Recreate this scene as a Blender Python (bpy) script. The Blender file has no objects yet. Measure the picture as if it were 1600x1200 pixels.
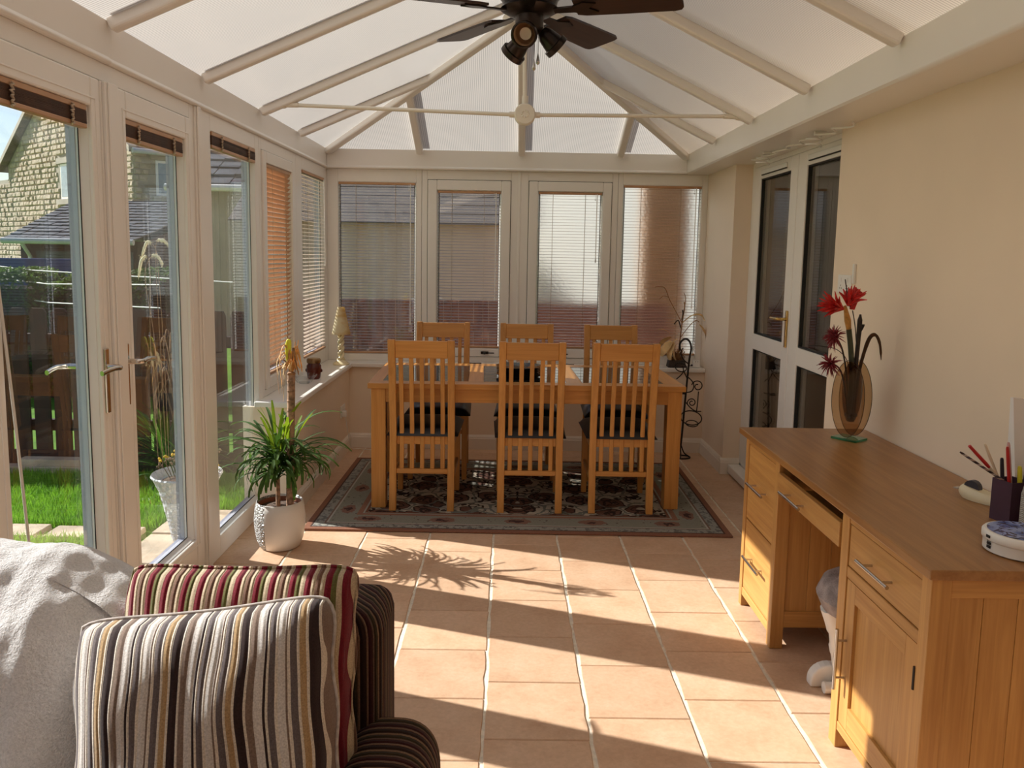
import bpy, math, random
from mathutils import Vector, Matrix
random.seed(7)
SC = bpy.context.scene
COL = SC.collection

# ---------------------------------------------------------------- camera
def setup_camera():
    cam = bpy.data.cameras.new('camera'); o = bpy.data.objects.new('camera', cam); COL.objects.link(o)
    pitch, yaw, roll = math.radians(6.7014), math.radians(.39079), math.radians(-.9984)
    cp, sp, cy, sy = math.cos(pitch), math.sin(pitch), math.cos(yaw), math.sin(yaw)
    fwd = Vector((sy*cp, cy*cp, -sp)); right = Vector((cy, -sy, 0)); down = fwd.cross(right)
    c, s = math.cos(roll), math.sin(roll)
    r2 = c*right + s*down; d2 = -s*right + c*down
    m = Matrix((r2, -d2, -fwd)).transposed().to_4x4(); m.translation = (0, 0, 1.5)
    o.matrix_world = m
    cam.sensor_width = 36; cam.lens = 1263.3/1600*36; cam.shift_y = -55.3/1600
    cam.clip_start = .02; cam.clip_end = 300
    SC.camera = o
setup_camera()

# ---------------------------------------------------------------- light
SUN_AZ = Vector((-.945, .327)).normalized()
SUN_EL = math.radians(32.5)
SUN_DIR = Vector((SUN_AZ.x*math.cos(SUN_EL), SUN_AZ.y*math.cos(SUN_EL), math.sin(SUN_EL)))
def setup_light():
    w = bpy.data.worlds.new('sky'); SC.world = w; w.use_nodes = True
    nt = w.node_tree; nt.nodes.clear()
    out = nt.nodes.new('ShaderNodeOutputWorld'); bg = nt.nodes.new('ShaderNodeBackground')
    sk = nt.nodes.new('ShaderNodeTexSky'); sk.sky_type = 'NISHITA'; sk.sun_disc = False
    sk.sun_elevation = SUN_EL; sk.sun_rotation = math.atan2(SUN_AZ.x, SUN_AZ.y)
    sk.air_density = 1.0; sk.dust_density = .6; sk.ozone_density = 1.0
    bg.inputs['Strength'].default_value = .12
    nt.links.new(sk.outputs[0], bg.inputs[0]); nt.links.new(bg.outputs[0], out.inputs[0])
    l = bpy.data.lights.new('sun', 'SUN'); l.energy = 8.9; l.angle = math.radians(.55); l.color = (1, .95, .88)
    o = bpy.data.objects.new('sun', l); COL.objects.link(o)
    o.rotation_euler = SUN_DIR.to_track_quat('Z', 'Y').to_euler()
    o.location = (-6, 2, 6)
setup_light()
SC.view_settings.view_transform = 'Standard'; SC.view_settings.look = 'None'
SC.view_settings.gamma = 1; SC.view_settings.exposure = .48; SC.view_settings.use_curve_mapping = False
SC.cycles.transparent_max_bounces = 24
SC.cycles.max_bounces = 10; SC.cycles.diffuse_bounces = 6

# ---------------------------------------------------------------- materials
MATS = {}
def new_mat(name):
    m = bpy.data.materials.new(name); m.use_nodes = True
    nt = m.node_tree; b = nt.nodes['Principled BSDF']
    MATS[name] = m
    return m, nt, b
def L(nt, a, b): nt.links.new(a, b)
def coords(nt, scale=(1, 1, 1), kind='Object', rot=(0, 0, 0), loc=(0, 0, 0)):
    tc = nt.nodes.new('ShaderNodeTexCoord'); mp = nt.nodes.new('ShaderNodeMapping')
    mp.inputs['Scale'].default_value = scale; mp.inputs['Rotation'].default_value = rot; mp.inputs['Location'].default_value = loc
    L(nt, tc.outputs[kind], mp.inputs[0]); return mp.outputs[0]
def ramp(nt, fac, stops, interp='LINEAR'):
    r = nt.nodes.new('ShaderNodeValToRGB'); r.color_ramp.interpolation = interp
    e = r.color_ramp.elements
    while len(e) < len(stops): e.new(.5)
    for i, (p, c) in enumerate(stops):
        e[i].position = p; e[i].color = (*c, 1) if len(c) == 3 else c
    if fac is not None: L(nt, fac, r.inputs[0])
    return r.outputs[0]
def math_n(nt, op, a, b=None, c=None):
    n = nt.nodes.new('ShaderNodeMath'); n.operation = op
    for i, v in enumerate((a, b, c)):
        if v is None: continue
        if isinstance(v, (int, float)): n.inputs[i].default_value = v
        else: L(nt, v, n.inputs[i])
    return n.outputs[0]
def mixc(nt, fac, a, b, mode='MIX'):
    n = nt.nodes.new('ShaderNodeMix'); n.data_type = 'RGBA'; n.blend_type = mode
    for k, v in ((0, fac), (6, a), (7, b)):
        if isinstance(v, (int, float)): n.inputs[k].default_value = v
        elif isinstance(v, tuple): n.inputs[k].default_value = (*v, 1) if len(v) == 3 else v
        else: L(nt, v, n.inputs[k])
    return n.outputs[2]
def noise(nt, vec, scale=5, detail=3, rough=.5, dist=0):
    n = nt.nodes.new('ShaderNodeTexNoise'); n.inputs['Scale'].default_value = scale
    n.inputs['Detail'].default_value = detail; n.inputs['Roughness'].default_value = rough; n.inputs['Distortion'].default_value = dist
    if vec is not None: L(nt, vec, n.inputs['Vector'])
    return n.outputs[0]
def bump(nt, b, h, strength=.3, dist=.01):
    n = nt.nodes.new('ShaderNodeBump'); n.inputs['Strength'].default_value = strength; n.inputs['Distance'].default_value = dist
    L(nt, h, n.inputs['Height']); L(nt, n.outputs[0], b.inputs['Normal'])
def plain(name, col, rough=.5, metal=0, var=.06, nscale=8, bmp=0, bscale=60, spec=.5, bdist=.002):
    m, nt, b = new_mat(name)
    v = coords(nt); n = noise(nt, v, nscale, 3)
    d = tuple(max(0, c*(1-var)) for c in col); u = tuple(min(1, c*(1+var)) for c in col)
    L(nt, ramp(nt, n, [(.3, d), (.7, u)]), b.inputs['Base Color'])
    b.inputs['Roughness'].default_value = rough; b.inputs['Metallic'].default_value = metal
    b.inputs['Specular IOR Level'].default_value = spec
    if bmp: bump(nt, b, noise(nt, v, bscale, 2), bmp, bdist)
    return m
def wood(name, dark, light, axis='Z', rough=.42, scale=1., knots=True):
    m, nt, b = new_mat(name)
    s = {'X': (1.2, 22, 22), 'Y': (22, 1.2, 22), 'Z': (22, 22, 1.2)}[axis]
    s = tuple(k*scale for k in s)
    oi = nt.nodes.new('ShaderNodeObjectInfo')
    tc = nt.nodes.new('ShaderNodeTexCoord'); off = nt.nodes.new('ShaderNodeVectorMath'); off.operation = 'ADD'
    sc_ = nt.nodes.new('ShaderNodeVectorMath'); sc_.operation = 'SCALE'; sc_.inputs[0].default_value = (3.1, 5.7, 4.3)
    L(nt, oi.outputs['Random'], sc_.inputs['Scale']); L(nt, tc.outputs['Object'], off.inputs[0]); L(nt, sc_.outputs[0], off.inputs[1])
    mp = nt.nodes.new('ShaderNodeMapping'); mp.inputs['Scale'].default_value = s; L(nt, off.outputs[0], mp.inputs[0])
    n1 = noise(nt, mp.outputs[0], 1.6, 4, .6, .6)
    mp2 = nt.nodes.new('ShaderNodeMapping'); mp2.inputs['Scale'].default_value = tuple(k*5 if k > 5*scale else k*2.2 for k in s); L(nt, off.outputs[0], mp2.inputs[0])
    n2 = noise(nt, mp2.outputs[0], 1.2, 2, .5)
    mid = tuple((a+c)/2 for a, c in zip(dark, light))
    c1 = ramp(nt, n1, [(.28, dark), (.5, mid), (.72, light)])
    c2 = ramp(nt, n2, [(.35, (.86, .82, .78)), (.6, (1, 1, 1))])
    c = mixc(nt, .55, c1, mixc(nt, 1., c1, c2, 'MULTIPLY'))
    hv = nt.nodes.new('ShaderNodeHueSaturation'); L(nt, c, hv.inputs['Color'])
    L(nt, math_n(nt, 'MULTIPLY_ADD', oi.outputs['Random'], .16, .92), hv.inputs['Value'])
    L(nt, hv.outputs[0], b.inputs['Base Color'])
    b.inputs['Roughness'].default_value = rough
    bump(nt, b, n2, .12, .001)
    return m
def fres(nt, ior):   # fresnel that stays the same on the far face of a thin sheet
    f = nt.nodes.new('ShaderNodeFresnel'); g = nt.nodes.new('ShaderNodeNewGeometry')
    L(nt, math_n(nt, 'MULTIPLY_ADD', g.outputs['Backfacing'], 1/ior-ior, ior), f.inputs['IOR']); return f
def glass(name, tint=(.93, .97, .95), refl=.1, rough=0.0, ior=1.5):
    m, nt, b = new_mat(name); nt.nodes.remove(b)
    out = nt.nodes['Material Output']
    t = nt.nodes.new('ShaderNodeBsdfTransparent'); t.inputs[0].default_value = (*tint, 1)
    g = nt.nodes.new('ShaderNodeBsdfGlossy'); g.inputs['Roughness'].default_value = rough
    f = fres(nt, ior)
    n = noise(nt, coords(nt), 1.5, 1)
    fac = math_n(nt, 'ADD', f.outputs[0], math_n(nt, 'MULTIPLY', n, .004))
    mx = nt.nodes.new('ShaderNodeMixShader'); L(nt, fac, mx.inputs[0]); L(nt, t.outputs[0], mx.inputs[1]); L(nt, g.outputs[0], mx.inputs[2])
    L(nt, mx.outputs[0], out.inputs[0]); return m
def obscure_glass(name):
    m, nt, b = new_mat(name); nt.nodes.remove(b); out = nt.nodes['Material Output']
    r = nt.nodes.new('ShaderNodeBsdfRefraction'); r.inputs['Color'].default_value = (.97, .98, .97, 1)
    r.inputs['Roughness'].default_value = .36; r.inputs['IOR'].default_value = 1.14
    g = nt.nodes.new('ShaderNodeBsdfGlossy'); g.inputs['Roughness'].default_value = .12
    f = fres(nt, 1.45)
    bp = nt.nodes.new('ShaderNodeBump'); bp.inputs['Strength'].default_value = .5; bp.inputs['Distance'].default_value = .004
    L(nt, noise(nt, coords(nt), 70, 2), bp.inputs['Height'])
    for s in (r, g): L(nt, bp.outputs[0], s.inputs['Normal'])
    mx = nt.nodes.new('ShaderNodeMixShader'); L(nt, f.outputs[0], mx.inputs[0]); L(nt, r.outputs[0], mx.inputs[1]); L(nt, g.outputs[0], mx.inputs[2])
    L(nt, mx.outputs[0], out.inputs[0]); return m
def opal(name, axis, col=(.74, .72, .68)):
    m, nt, b = new_mat(name); nt.nodes.remove(b); out = nt.nodes['Material Output']
    tc = nt.nodes.new('ShaderNodeTexCoord'); sx = nt.nodes.new('ShaderNodeSeparateXYZ'); L(nt, tc.outputs['Object'], sx.inputs[0])
    w = math_n(nt, 'SINE', math_n(nt, 'MULTIPLY', sx.outputs[axis], 2*math.pi/.013))
    fac = math_n(nt, 'MULTIPLY_ADD', w, .5, .5)
    c = ramp(nt, fac, [(0, tuple(k*.62 for k in col)), (.45, col), (1, col)])
    t = nt.nodes.new('ShaderNodeBsdfTranslucent'); L(nt, c, t.inputs[0])
    d = nt.nodes.new('ShaderNodeBsdfDiffuse'); L(nt, c, d.inputs[0])
    g = nt.nodes.new('ShaderNodeBsdfGlossy'); g.inputs['Roughness'].default_value = .18
    m1 = nt.nodes.new('ShaderNodeMixShader'); m1.inputs[0].default_value = .72; L(nt, t.outputs[0], m1.inputs[1]); L(nt, d.outputs[0], m1.inputs[2])
    f = nt.nodes.new('ShaderNodeFresnel'); f.inputs['IOR'].default_value = 1.35
    m2 = nt.nodes.new('ShaderNodeMixShader'); L(nt, f.outputs[0], m2.inputs[0]); L(nt, m1.outputs[0], m2.inputs[1]); L(nt, g.outputs[0], m2.inputs[2])
    L(nt, m2.outputs[0], out.inputs[0]); return m
def translucent_mix(m, nt, b, col_socket, amount=.35):
    out = nt.nodes['Material Output']; t = nt.nodes.new('ShaderNodeBsdfTranslucent')
    L(nt, col_socket, t.inputs[0]); mx = nt.nodes.new('ShaderNodeMixShader'); mx.inputs[0].default_value = amount
    L(nt, b.outputs[0], mx.inputs[1]); L(nt, t.outputs[0], mx.inputs[2]); L(nt, mx.outputs[0], out.inputs[0])
def stripes(name, bands, axis=0, rough=.85, wob=.0, ridge=.5, sheen=.25, bd=.003):
    """fabric stripes: bands = [(width in metres, colour)], repeated along an object axis"""
    m, nt, b = new_mat(name)
    tc = nt.nodes.new('ShaderNodeTexCoord'); sx = nt.nodes.new('ShaderNodeSeparateXYZ'); L(nt, tc.outputs['Object'], sx.inputs[0])
    tot = sum(w for w, c in bands)
    x = sx.outputs[axis] if axis < 3 else math_n(nt, 'ADD', sx.outputs[0], sx.outputs[1])
    if wob:
        x = math_n(nt, 'ADD', x, math_n(nt, 'MULTIPLY', math_n(nt, 'SUBTRACT', noise(nt, tc.outputs['Object'], 5, 1), .5), wob))
    fr = math_n(nt, 'FRACT', math_n(nt, 'ADD', math_n(nt, 'DIVIDE', x, tot), 50.))
    stops, hst, p = [], [], 0
    for w, c in bands:
        stops.append((p/tot, c)); p += w
    c = ramp(nt, fr, stops, 'CONSTANT')
    fuzz = noise(nt, tc.outputs['Object'], 350, 2)
    fz = ramp(nt, fuzz, [(.3, (.72, .72, .72)), (.7, (1.1, 1.1, 1.1))])
    L(nt, mixc(nt, 1., c, fz, 'MULTIPLY'), b.inputs['Base Color'])
    b.inputs['Roughness'].default_value = rough; b.inputs['Sheen Weight'].default_value = sheen; b.inputs['Sheen Roughness'].default_value = .4
    b.inputs['Specular IOR Level'].default_value = .1
    # cord relief: round ridge per band
    edges = [q/tot for q in [sum(w for w, _ in bands[:i]) for i in range(len(bands)+1)]]
    hs = []
    for i in range(len(bands)):
        hs.append((edges[i], (0, 0, 0))); hs.append(((edges[i]+edges[i+1])/2, (1, 1, 1)))
    hs = hs[:31]
    h = ramp(nt, fr, hs, 'EASE')
    hh = math_n(nt, 'ADD', h, math_n(nt, 'MULTIPLY', fuzz, .25))
    bump(nt, b, hh, ridge, bd)
    return m

plain('upvc', (.84, .80, .75), .28, var=.015, nscale=3)
plain('upvc_bead', (.80, .79, .77), .3, var=.015, nscale=3)
plain('paint', (.85, .71, .56), .6, var=.025, nscale=2.5, bmp=.06, bscale=120)
plain('skirting_paint', (.80, .73, .64), .4, var=.02)
plain('grout', (.74, .66, .54), .9, var=.15, nscale=40, bmp=.4, bscale=150)
plain('black_gap', (.02, .018, .016), .8)
plain('chrome', (.62, .55, .48), .12, 1, var=.05)
plain('steel', (.55, .53, .50), .25, 1, var=.05)
plain('brass', (.62, .42, .15), .25, 1, var=.05)
plain('white_plastic', (.82, .80, .76), .35, var=.02)
plain('cream_metal', (.80, .74, .64), .4, var=.03)
plain('seat_leather', (.012, .011, .012), .42, var=.3, bmp=.1, bscale=200)
plain('iron', (.03, .022, .018), .5, .6, var=.3)
plain('ceramic_white', (.82, .80, .78), .18, var=.02)
plain('soil', (.10, .06, .04), .95, var=.5, nscale=60, bmp=.6, bscale=80, bdist=.01)
plain('terracotta_rim', (.36, .13, .07), .6, var=.2)
plain('black_plate', (.012, .012, .014), .08, var=.2)
plain('fan_metal', (.035, .024, .019), .3, .7, var=.3)
plain('reflector', (.55, .40, .28), .25, .9, var=.2)
plain('bulb_face', (.75, .62, .50), .3, var=.05)
plain('plum_card', (.055, .018, .04), .7, var=.2)
plain('red_plastic', (.50, .02, .02), .3)
plain('dark_pen', (.03, .025, .04), .3)
plain('pink_pen', (.62, .38, .38), .4)
plain('cream_pen', (.72, .60, .45), .4)
plain('yellow_pen', (.75, .68, .04), .4)
plain('blue_pen', (.04, .12, .35), .3)
plain('white_paper', (.80, .77, .76), .7, var=.03)
plain('black_ink', (.012, .012, .012), .5)
plain('cream_plastic', (.74, .66, .46), .35, var=.03)
plain('candle_wax', (.11, .02, .012), .2, var=.3)
plain('lid_brass', (.28, .17, .08), .3, .9)
plain('lamp_cream', (.80, .70, .45), .25, var=.1)
plain('dried_petal', (.66, .46, .22), .8, var=.3, nscale=20)
plain('dried_brown', (.26, .13, .05), .8, var=.5, nscale=40)
plain('dried_orange', (.62, .30, .08), .7, var=.45, nscale=30)
plain('cane', (.30, .18, .11), .75, var=.55, nscale=45, bmp=.5, bscale=90)
plain('lime_leaf', (.62, .62, .03), .5, var=.2)
plain('dark_stem', (.035, .022, .016), .6, var=.4, nscale=30)
plain('green_stem', (.06, .065, .035), .6, var=.3)
plain('ochre', (.55, .27, .06), .6, var=.3, nscale=50)
plain('petal_red', (.55, .018, .014), .55, var=.35, nscale=60)
plain('petal_maroon', (.20, .012, .02), .6, var=.35, nscale=60)
plain('grey_fur', (.33, .28, .27), .95, var=.35, nscale=18, bmp=.6, bscale=150, bdist=.01)
plain('tar_paint', (.040, .016, .011), .75, var=.5, nscale=12)
plain('paving', (.50, .40, .29), .85, var=.25, nscale=6, bmp=.4, bscale=30, bdist=.01)
plain('earth', (.05, .035, .025), .95, var=.5, nscale=20, bmp=.8, bscale=25, bdist=.03)
plain('roof_grey', (.11, .088, .072), .95, var=.1)
plain('slate', (.085, .088, .10), .6, var=.35, nscale=5)
plain('render_beige', (.60, .42, .30), .85, var=.08, nscale=3)
plain('house_grey', (.42, .36, .29), .85, var=.12, nscale=3)
plain('brown_stone', (.30, .155, .07), .9, var=.25, nscale=6)
plain('blue_tarp', (.02, .03, .16), .5, var=.2)
plain('rope_line', (.55, .55, .5), .6)
plain('planter_grey', (.50, .50, .52), .6, var=.1, nscale=10)
plain('plume', (.70, .62, .42), .9, var=.2, nscale=60)
plain('dry_grass', (.20, .13, .08), .9, var=.4, nscale=40)
plain('flower_yellow', (.70, .45, .03), .7, var=.3)
plain('curtain_dark', (.45, .38, .30), .9, var=.2, nscale=20)
plain('reveal_sky_shade', (.35, .36, .43), .35, var=.03)  # white frame with blue sky shade put into the colour
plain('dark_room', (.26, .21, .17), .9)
plain('gutter', (.5, .5, .5), .4)
plain('window_dark', (.25, .33, .40), .08, var=.2)
plain('mortar', (.36, .31, .24), .95, var=.1)
plain('wand', (.70, .66, .60), .2, var=.02)
plain('piping_light', (.44, .39, .36), .9, var=.25, nscale=80)
plain('piping_dark', (.06, .035, .03), .9, var=.3, nscale=80)
plain('slat_shaded', (.11, .048, .022), .45, var=.25, nscale=30)  # copper slats darkened, shade of the raised stack painted in
plain('slat_skylit', (.42, .31, .235), .33, .55, var=.05)  # copper slats paled, sky light on the back blinds painted in
plain('slat_sunlit', (.64, .52, .42), .38, .15, var=.05)  # copper slats lightened, sunlight on the corner blind painted in
plain('white_render', (.40, .40, .375), .8, var=.03)
plain('cord', (.50, .40, .30), .8, var=.1)
wood('oak_x', (.42, .195, .050), (.60, .325, .100), 'X')
wood('oak_y', (.42, .195, .050), (.60, .325, .100), 'Y')
wood('oak_z', (.42, .195, .050), (.60, .325, .100), 'Z')
wood('oak_top', (.26, .115, .035), (.39, .195, .065), 'Y', .33)
wood('beech_x', (.51, .215, .046), (.65, .31, .080), 'X', .38)
wood('beech_y', (.51, .215, .046), (.65, .31, .080), 'Y', .38)
wood('beech_z', (.51, .215, .046), (.65, .31, .080), 'Z', .38)
wood('fan_wood', (.022, .010, .007), (.050, .024, .016), 'X', .35)
glass('pane', (.92, .94, .95), ior=1.78)
glass('door_pane', (.88, .88, .86), ior=1.95)
glass('clear_sheet', (.95, .95, .95), ior=1.3)
glass('crystal', (.9, .92, .93), ior=1.7)
glass('green_glass', (.30, .72, .58), ior=1.6)
glass('smoke_glass', (.74, .63, .50), ior=1.45)
glass('smoke_dark', (.52, .42, .32), ior=1.45)
glass('jar_glass', (.75, .6, .55), ior=1.5)
obscure_glass('obscure_pane')
opal('opal_y', 1); opal('opal_x', 0)

def m_slat():
    m, nt, b = new_mat('slat_copper')
    v = coords(nt, (1, 1, 1)); n = noise(nt, v, 6, 2)
    L(nt, ramp(nt, n, [(.3, (.46, .25, .13)), (.7, (.52, .30, .165))]), b.inputs['Base Color'])
    b.inputs['Roughness'].default_value = .36; b.inputs['Metallic'].default_value = .25
m_slat()
def m_tile():
    m, nt, b = new_mat('terracotta_tile')
    oi = nt.nodes.new('ShaderNodeObjectInfo'); tc = nt.nodes.new('ShaderNodeTexCoord')
    s = nt.nodes.new('ShaderNodeVectorMath'); s.operation = 'SCALE'; s.inputs[0].default_value = (37, 53, 11); L(nt, oi.outputs['Random'], s.inputs['Scale'])
    a = nt.nodes.new('ShaderNodeVectorMath'); a.operation = 'ADD'; L(nt, tc.outputs['Object'], a.inputs[0]); L(nt, s.outputs[0], a.inputs[1])
    n1 = noise(nt, a.outputs[0], 7, 4, .6); n2 = noise(nt, a.outputs[0], 60, 3, .6)
    c = ramp(nt, n1, [(.25, (.56, .34, .21)), (.5, (.63, .415, .27)), (.75, (.67, .465, .32))])
    c2 = ramp(nt, n2, [(.3, (.9, .88, .86)), (.7, (1.04, 1.04, 1.04))])
    c = mixc(nt, 1., c, c2, 'MULTIPLY')
    hv = nt.nodes.new('ShaderNodeHueSaturation'); L(nt, c, hv.inputs['Color']); L(nt, math_n(nt, 'MULTIPLY_ADD', oi.outputs['Random'], .14, .93), hv.inputs['Value'])
    L(nt, hv.outputs[0], b.inputs['Base Color']); b.inputs['Roughness'].default_value = .52
    bump(nt, b, math_n(nt, 'ADD', n1, math_n(nt, 'MULTIPLY', n2, .3)), .25, .004)
m_tile()
def m_rug():
    m, nt, b = new_mat('rug_weave')
    HX, HY = 1.16, .765
    tc = nt.nodes.new('ShaderNodeTexCoord'); sx = nt.nodes.new('ShaderNodeSeparateXYZ'); L(nt, tc.outputs['Object'], sx.inputs[0])
    ax = math_n(nt, 'ABSOLUTE', sx.outputs[0]); ay = math_n(nt, 'ABSOLUTE', sx.outputs[1])
    dx = math_n(nt, 'SUBTRACT', HX, ax); dy = math_n(nt, 'SUBTRACT', HY, ay)
    d = math_n(nt, 'MINIMUM', dx, dy)
    cmb = nt.nodes.new('ShaderNodeCombineXYZ'); L(nt, ax, cmb.inputs[0]); L(nt, sx.outputs[1], cmb.inputs[1])
    # warped floral field
    def vor(scale, feature='F1', rnd=.8):
        v = nt.nodes.new('ShaderNodeTexVoronoi'); v.feature = feature; v.inputs['Scale'].default_value = scale
        v.inputs['Randomness'].default_value = rnd
        L(nt, warp.outputs[0], v.inputs['Vector']); return v
    nz = nt.nodes.new('ShaderNodeTexNoise'); nz.inputs['Scale'].default_value = 9; L(nt, cmb.outputs[0], nz.inputs['Vector'])
    sc = nt.nodes.new('ShaderNodeVectorMath'); sc.operation = 'SCALE'; sc.inputs['Scale'].default_value = .09; L(nt, nz.outputs['Color'], sc.inputs[0])
    warp = nt.nodes.new('ShaderNodeVectorMath'); warp.operation = 'ADD'; L(nt, cmb.outputs[0], warp.inputs[0]); L(nt, sc.outputs[0], warp.inputs[1])
    v1 = vor(5.2); v2 = vor(13); v3 = vor(5.2, 'DISTANCE_TO_EDGE'); v4 = vor(26)
    cream, dark, rust, grey = (.50, .42, .32), (.045, .028, .022), (.17, .085, .062), (.20, .19, .16)
    f = ramp(nt, v1.outputs['Distance'], [(0, cream), (.14, rust), (.26, dark), (.31, rust), (.44, dark), (.48, cream)], 'CONSTANT')
    leaf = ramp(nt, v2.outputs['Distance'], [(0, (0, 0, 0)), (.30, (1, 1, 1)), (.44, (0, 0, 0))], 'CONSTANT')
    f = mixc(nt, leaf, f, dark)
    vine = ramp(nt, v3.outputs['Distance'], [(0, (1, 1, 1)), (.035, (0, 0, 0))], 'CONSTANT')
    f = mixc(nt, vine, f, grey)
    # border: grey green with dark specks and rust rosettes
    bd = ramp(nt, v4.outputs['Distance'], [(0, (.10, .06, .05)), (.16, (.27, .26, .21)), (1, (.25, .235, .19))], 'CONSTANT')
    side = math_n(nt, 'LESS_THAN', dx, dy)      # 1 along the short sides
    along = math_n(nt, 'ADD', math_n(nt, 'MULTIPLY', side, sx.outputs[1]), math_n(nt, 'MULTIPLY', math_n(nt, 'SUBTRACT', 1., side), sx.outputs[0]))
    lx = math_n(nt, 'SUBTRACT', math_n(nt, 'FRACT', math_n(nt, 'ADD', math_n(nt, 'DIVIDE', along, .42), 20.5)), .5)
    ex = math_n(nt, 'MULTIPLY', lx, .42/.075); ey = math_n(nt, 'DIVIDE', math_n(nt, 'SUBTRACT', d, .18), .042)
    rad = math_n(nt, 'ADD', math_n(nt, 'ADD', math_n(nt, 'MULTIPLY', ex, ex), math_n(nt, 'MULTIPLY', ey, ey)), math_n(nt, 'MULTIPLY', math_n(nt, 'SUBTRACT', noise(nt, tc.outputs['Object'], 38, 1), .5), 1.6))
    ros = math_n(nt, 'LESS_THAN', rad, 1.0); rosd = math_n(nt, 'LESS_THAN', rad, .22)
    bd = mixc(nt, ros, bd, (.25, .135, .10)); bd = mixc(nt, rosd, bd, (.08, .045, .04))
    edge = mixc(nt, math_n(nt, 'GREATER_THAN', noise(nt, tc.outputs['Object'], 45, 1), .55), (.32, .31, .27), (.17, .16, .15))
    col = f
    def cut(col, lim, new):   # where d < lim use new
        return mixc(nt, math_n(nt, 'LESS_THAN', d, lim), col, new)
    col = cut(col, .30, (.20, .09, .06)); col = cut(col, .285, (.36, .35, .29)); col = cut(col, .275, (.30, .15, .10)); col = cut(col, .245, bd)
    col = cut(col, .115, (.46, .42, .36)); col = cut(col, .105, (.22, .14, .11)); col = cut(col, .095, edge)
    col = cut(col, .042, (.10, .06, .05)); col = cut(col, .032, (.27, .125, .08))
    w = noise(nt, tc.outputs['Object'], 300, 2)
    L(nt, mixc(nt, 1., col, ramp(nt, w, [(.3, (.75, .75, .75)), (.7, (1.1, 1.1, 1.1))]), 'MULTIPLY'), b.inputs['Base Color'])
    b.inputs['Roughness'].default_value = .95; b.inputs['Specular IOR Level'].default_value = .05
    bump(nt, b, w, .5, .004)
m_rug()
def m_grass(name, a, c):
    m, nt, b = new_mat(name); n = noise(nt, coords(nt), 6, 3)
    cc = ramp(nt, n, [(.3, a), (.7, c)]); L(nt, cc, b.inputs['Base Color']); b.inputs['Roughness'].default_value = .7
    translucent_mix(m, nt, b, cc, .4)
m_grass('grass_blade', (.12, .30, .02), (.26, .50, .04))
m_grass('lawn', (.10, .26, .015), (.20, .42, .03))
m_grass('hedge_leaf', (.035, .075, .015), (.10, .16, .03))
m_grass('dracaena_leaf', (.035, .085, .012), (.075, .15, .02))
m_grass('dracaena_young', (.16, .27, .01), (.26, .36, .02))
m_grass('brown_leaf', (.07, .03, .012), (.12, .055, .02))
def m_pot():
    m, nt, b = new_mat('pot_glaze'); b.inputs['Base Color'].default_value = (.80, .77, .74, 1); b.inputs['Roughness'].default_value = .3
    tc = nt.nodes.new('ShaderNodeTexCoord'); sx = nt.nodes.new('ShaderNodeSeparateXYZ'); L(nt, tc.outputs['Object'], sx.inputs[0])
    v = nt.nodes.new('ShaderNodeTexVoronoi'); v.feature = 'DISTANCE_TO_EDGE'; v.inputs['Scale'].default_value = 62; L(nt, coords(nt, (1, 1, 1.3)), v.inputs['Vector'])
    mask = math_n(nt, 'LESS_THAN', sx.outputs[0], -.045)
    n = noise(nt, tc.outputs['Object'], 3, 1); L(nt, ramp(nt, n, [(.3, (.79, .76, .73)), (.7, (.82, .80, .77))]), b.inputs['Base Color'])
    bump(nt, b, math_n(nt, 'MULTIPLY', math_n(nt, 'MINIMUM', v.outputs['Distance'], .25), mask), 1., .07)
m_pot()
def m_planter():
    m = MATS['planter_grey']; nt = m.node_tree; b = nt.nodes['Principled BSDF']
    v = nt.nodes.new('ShaderNodeTexVoronoi'); v.inputs['Scale'].default_value = 40; L(nt, coords(nt), v.inputs['Vector'])
    bump(nt, b, v.outputs['Distance'], .6, .02)
m_planter()
def m_lid():
    m, nt, b = new_mat('delft_lid'); v = nt.nodes.new('ShaderNodeTexVoronoi'); v.inputs['Scale'].default_value = 26
    L(nt, coords(nt), v.inputs['Vector']); n = noise(nt, coords(nt), 30, 2, .5, 1.5)
    a = ramp(nt, v.outputs['Distance'], [(0, (.03, .04, .16)), (.35, (.16, .22, .50)), (.6, (.30, .38, .66))])
    L(nt, mixc(nt, math_n(nt, 'GREATER_THAN', n, .56), a, (.035, .04, .13)), b.inputs['Base Color']); b.inputs['Roughness'].default_value = .25
m_lid()
def m_shade():
    m, nt, b = new_mat('lamp_shade_cloth'); n = noise(nt, coords(nt, (1, 1, 2)), 9, 3)
    c = ramp(nt, n, [(.33, (.70, .50, .20)), (.55, (.84, .77, .58))]); L(nt, c, b.inputs['Base Color']); b.inputs['Roughness'].default_value = .8
    translucent_mix(m, nt, b, c, .45)
m_shade()
def m_throw():
    m, nt, b = new_mat('plush_throw'); v = coords(nt)
    n = noise(nt, v, 7, 4, .6, .6); f = noise(nt, v, 240, 3, .7); g = noise(nt, v, 32, 3, .6, .8)
    c = ramp(nt, n, [(.3, (.72, .685, .675)), (.7, (.83, .80, .79))]); c2 = ramp(nt, f, [(.3, (.78, .78, .78)), (.7, (1.1, 1.1, 1.1))])
    L(nt, mixc(nt, 1., c, c2, 'MULTIPLY'), b.inputs['Base Color'])
    b.inputs['Roughness'].default_value = .95; b.inputs['Sheen Weight'].default_value = .6; b.inputs['Sheen Roughness'].default_value = .5; b.inputs['Specular IOR Level'].default_value = .05
    bump(nt, b, math_n(nt, 'ADD', math_n(nt, 'ADD', math_n(nt, 'MULTIPLY', f, .45), math_n(nt, 'MULTIPLY', g, .8)), math_n(nt, 'MULTIPLY', noise(nt, v, 95, 3, .7, 1.2), .35)), .75, .020)
m_throw()
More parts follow.
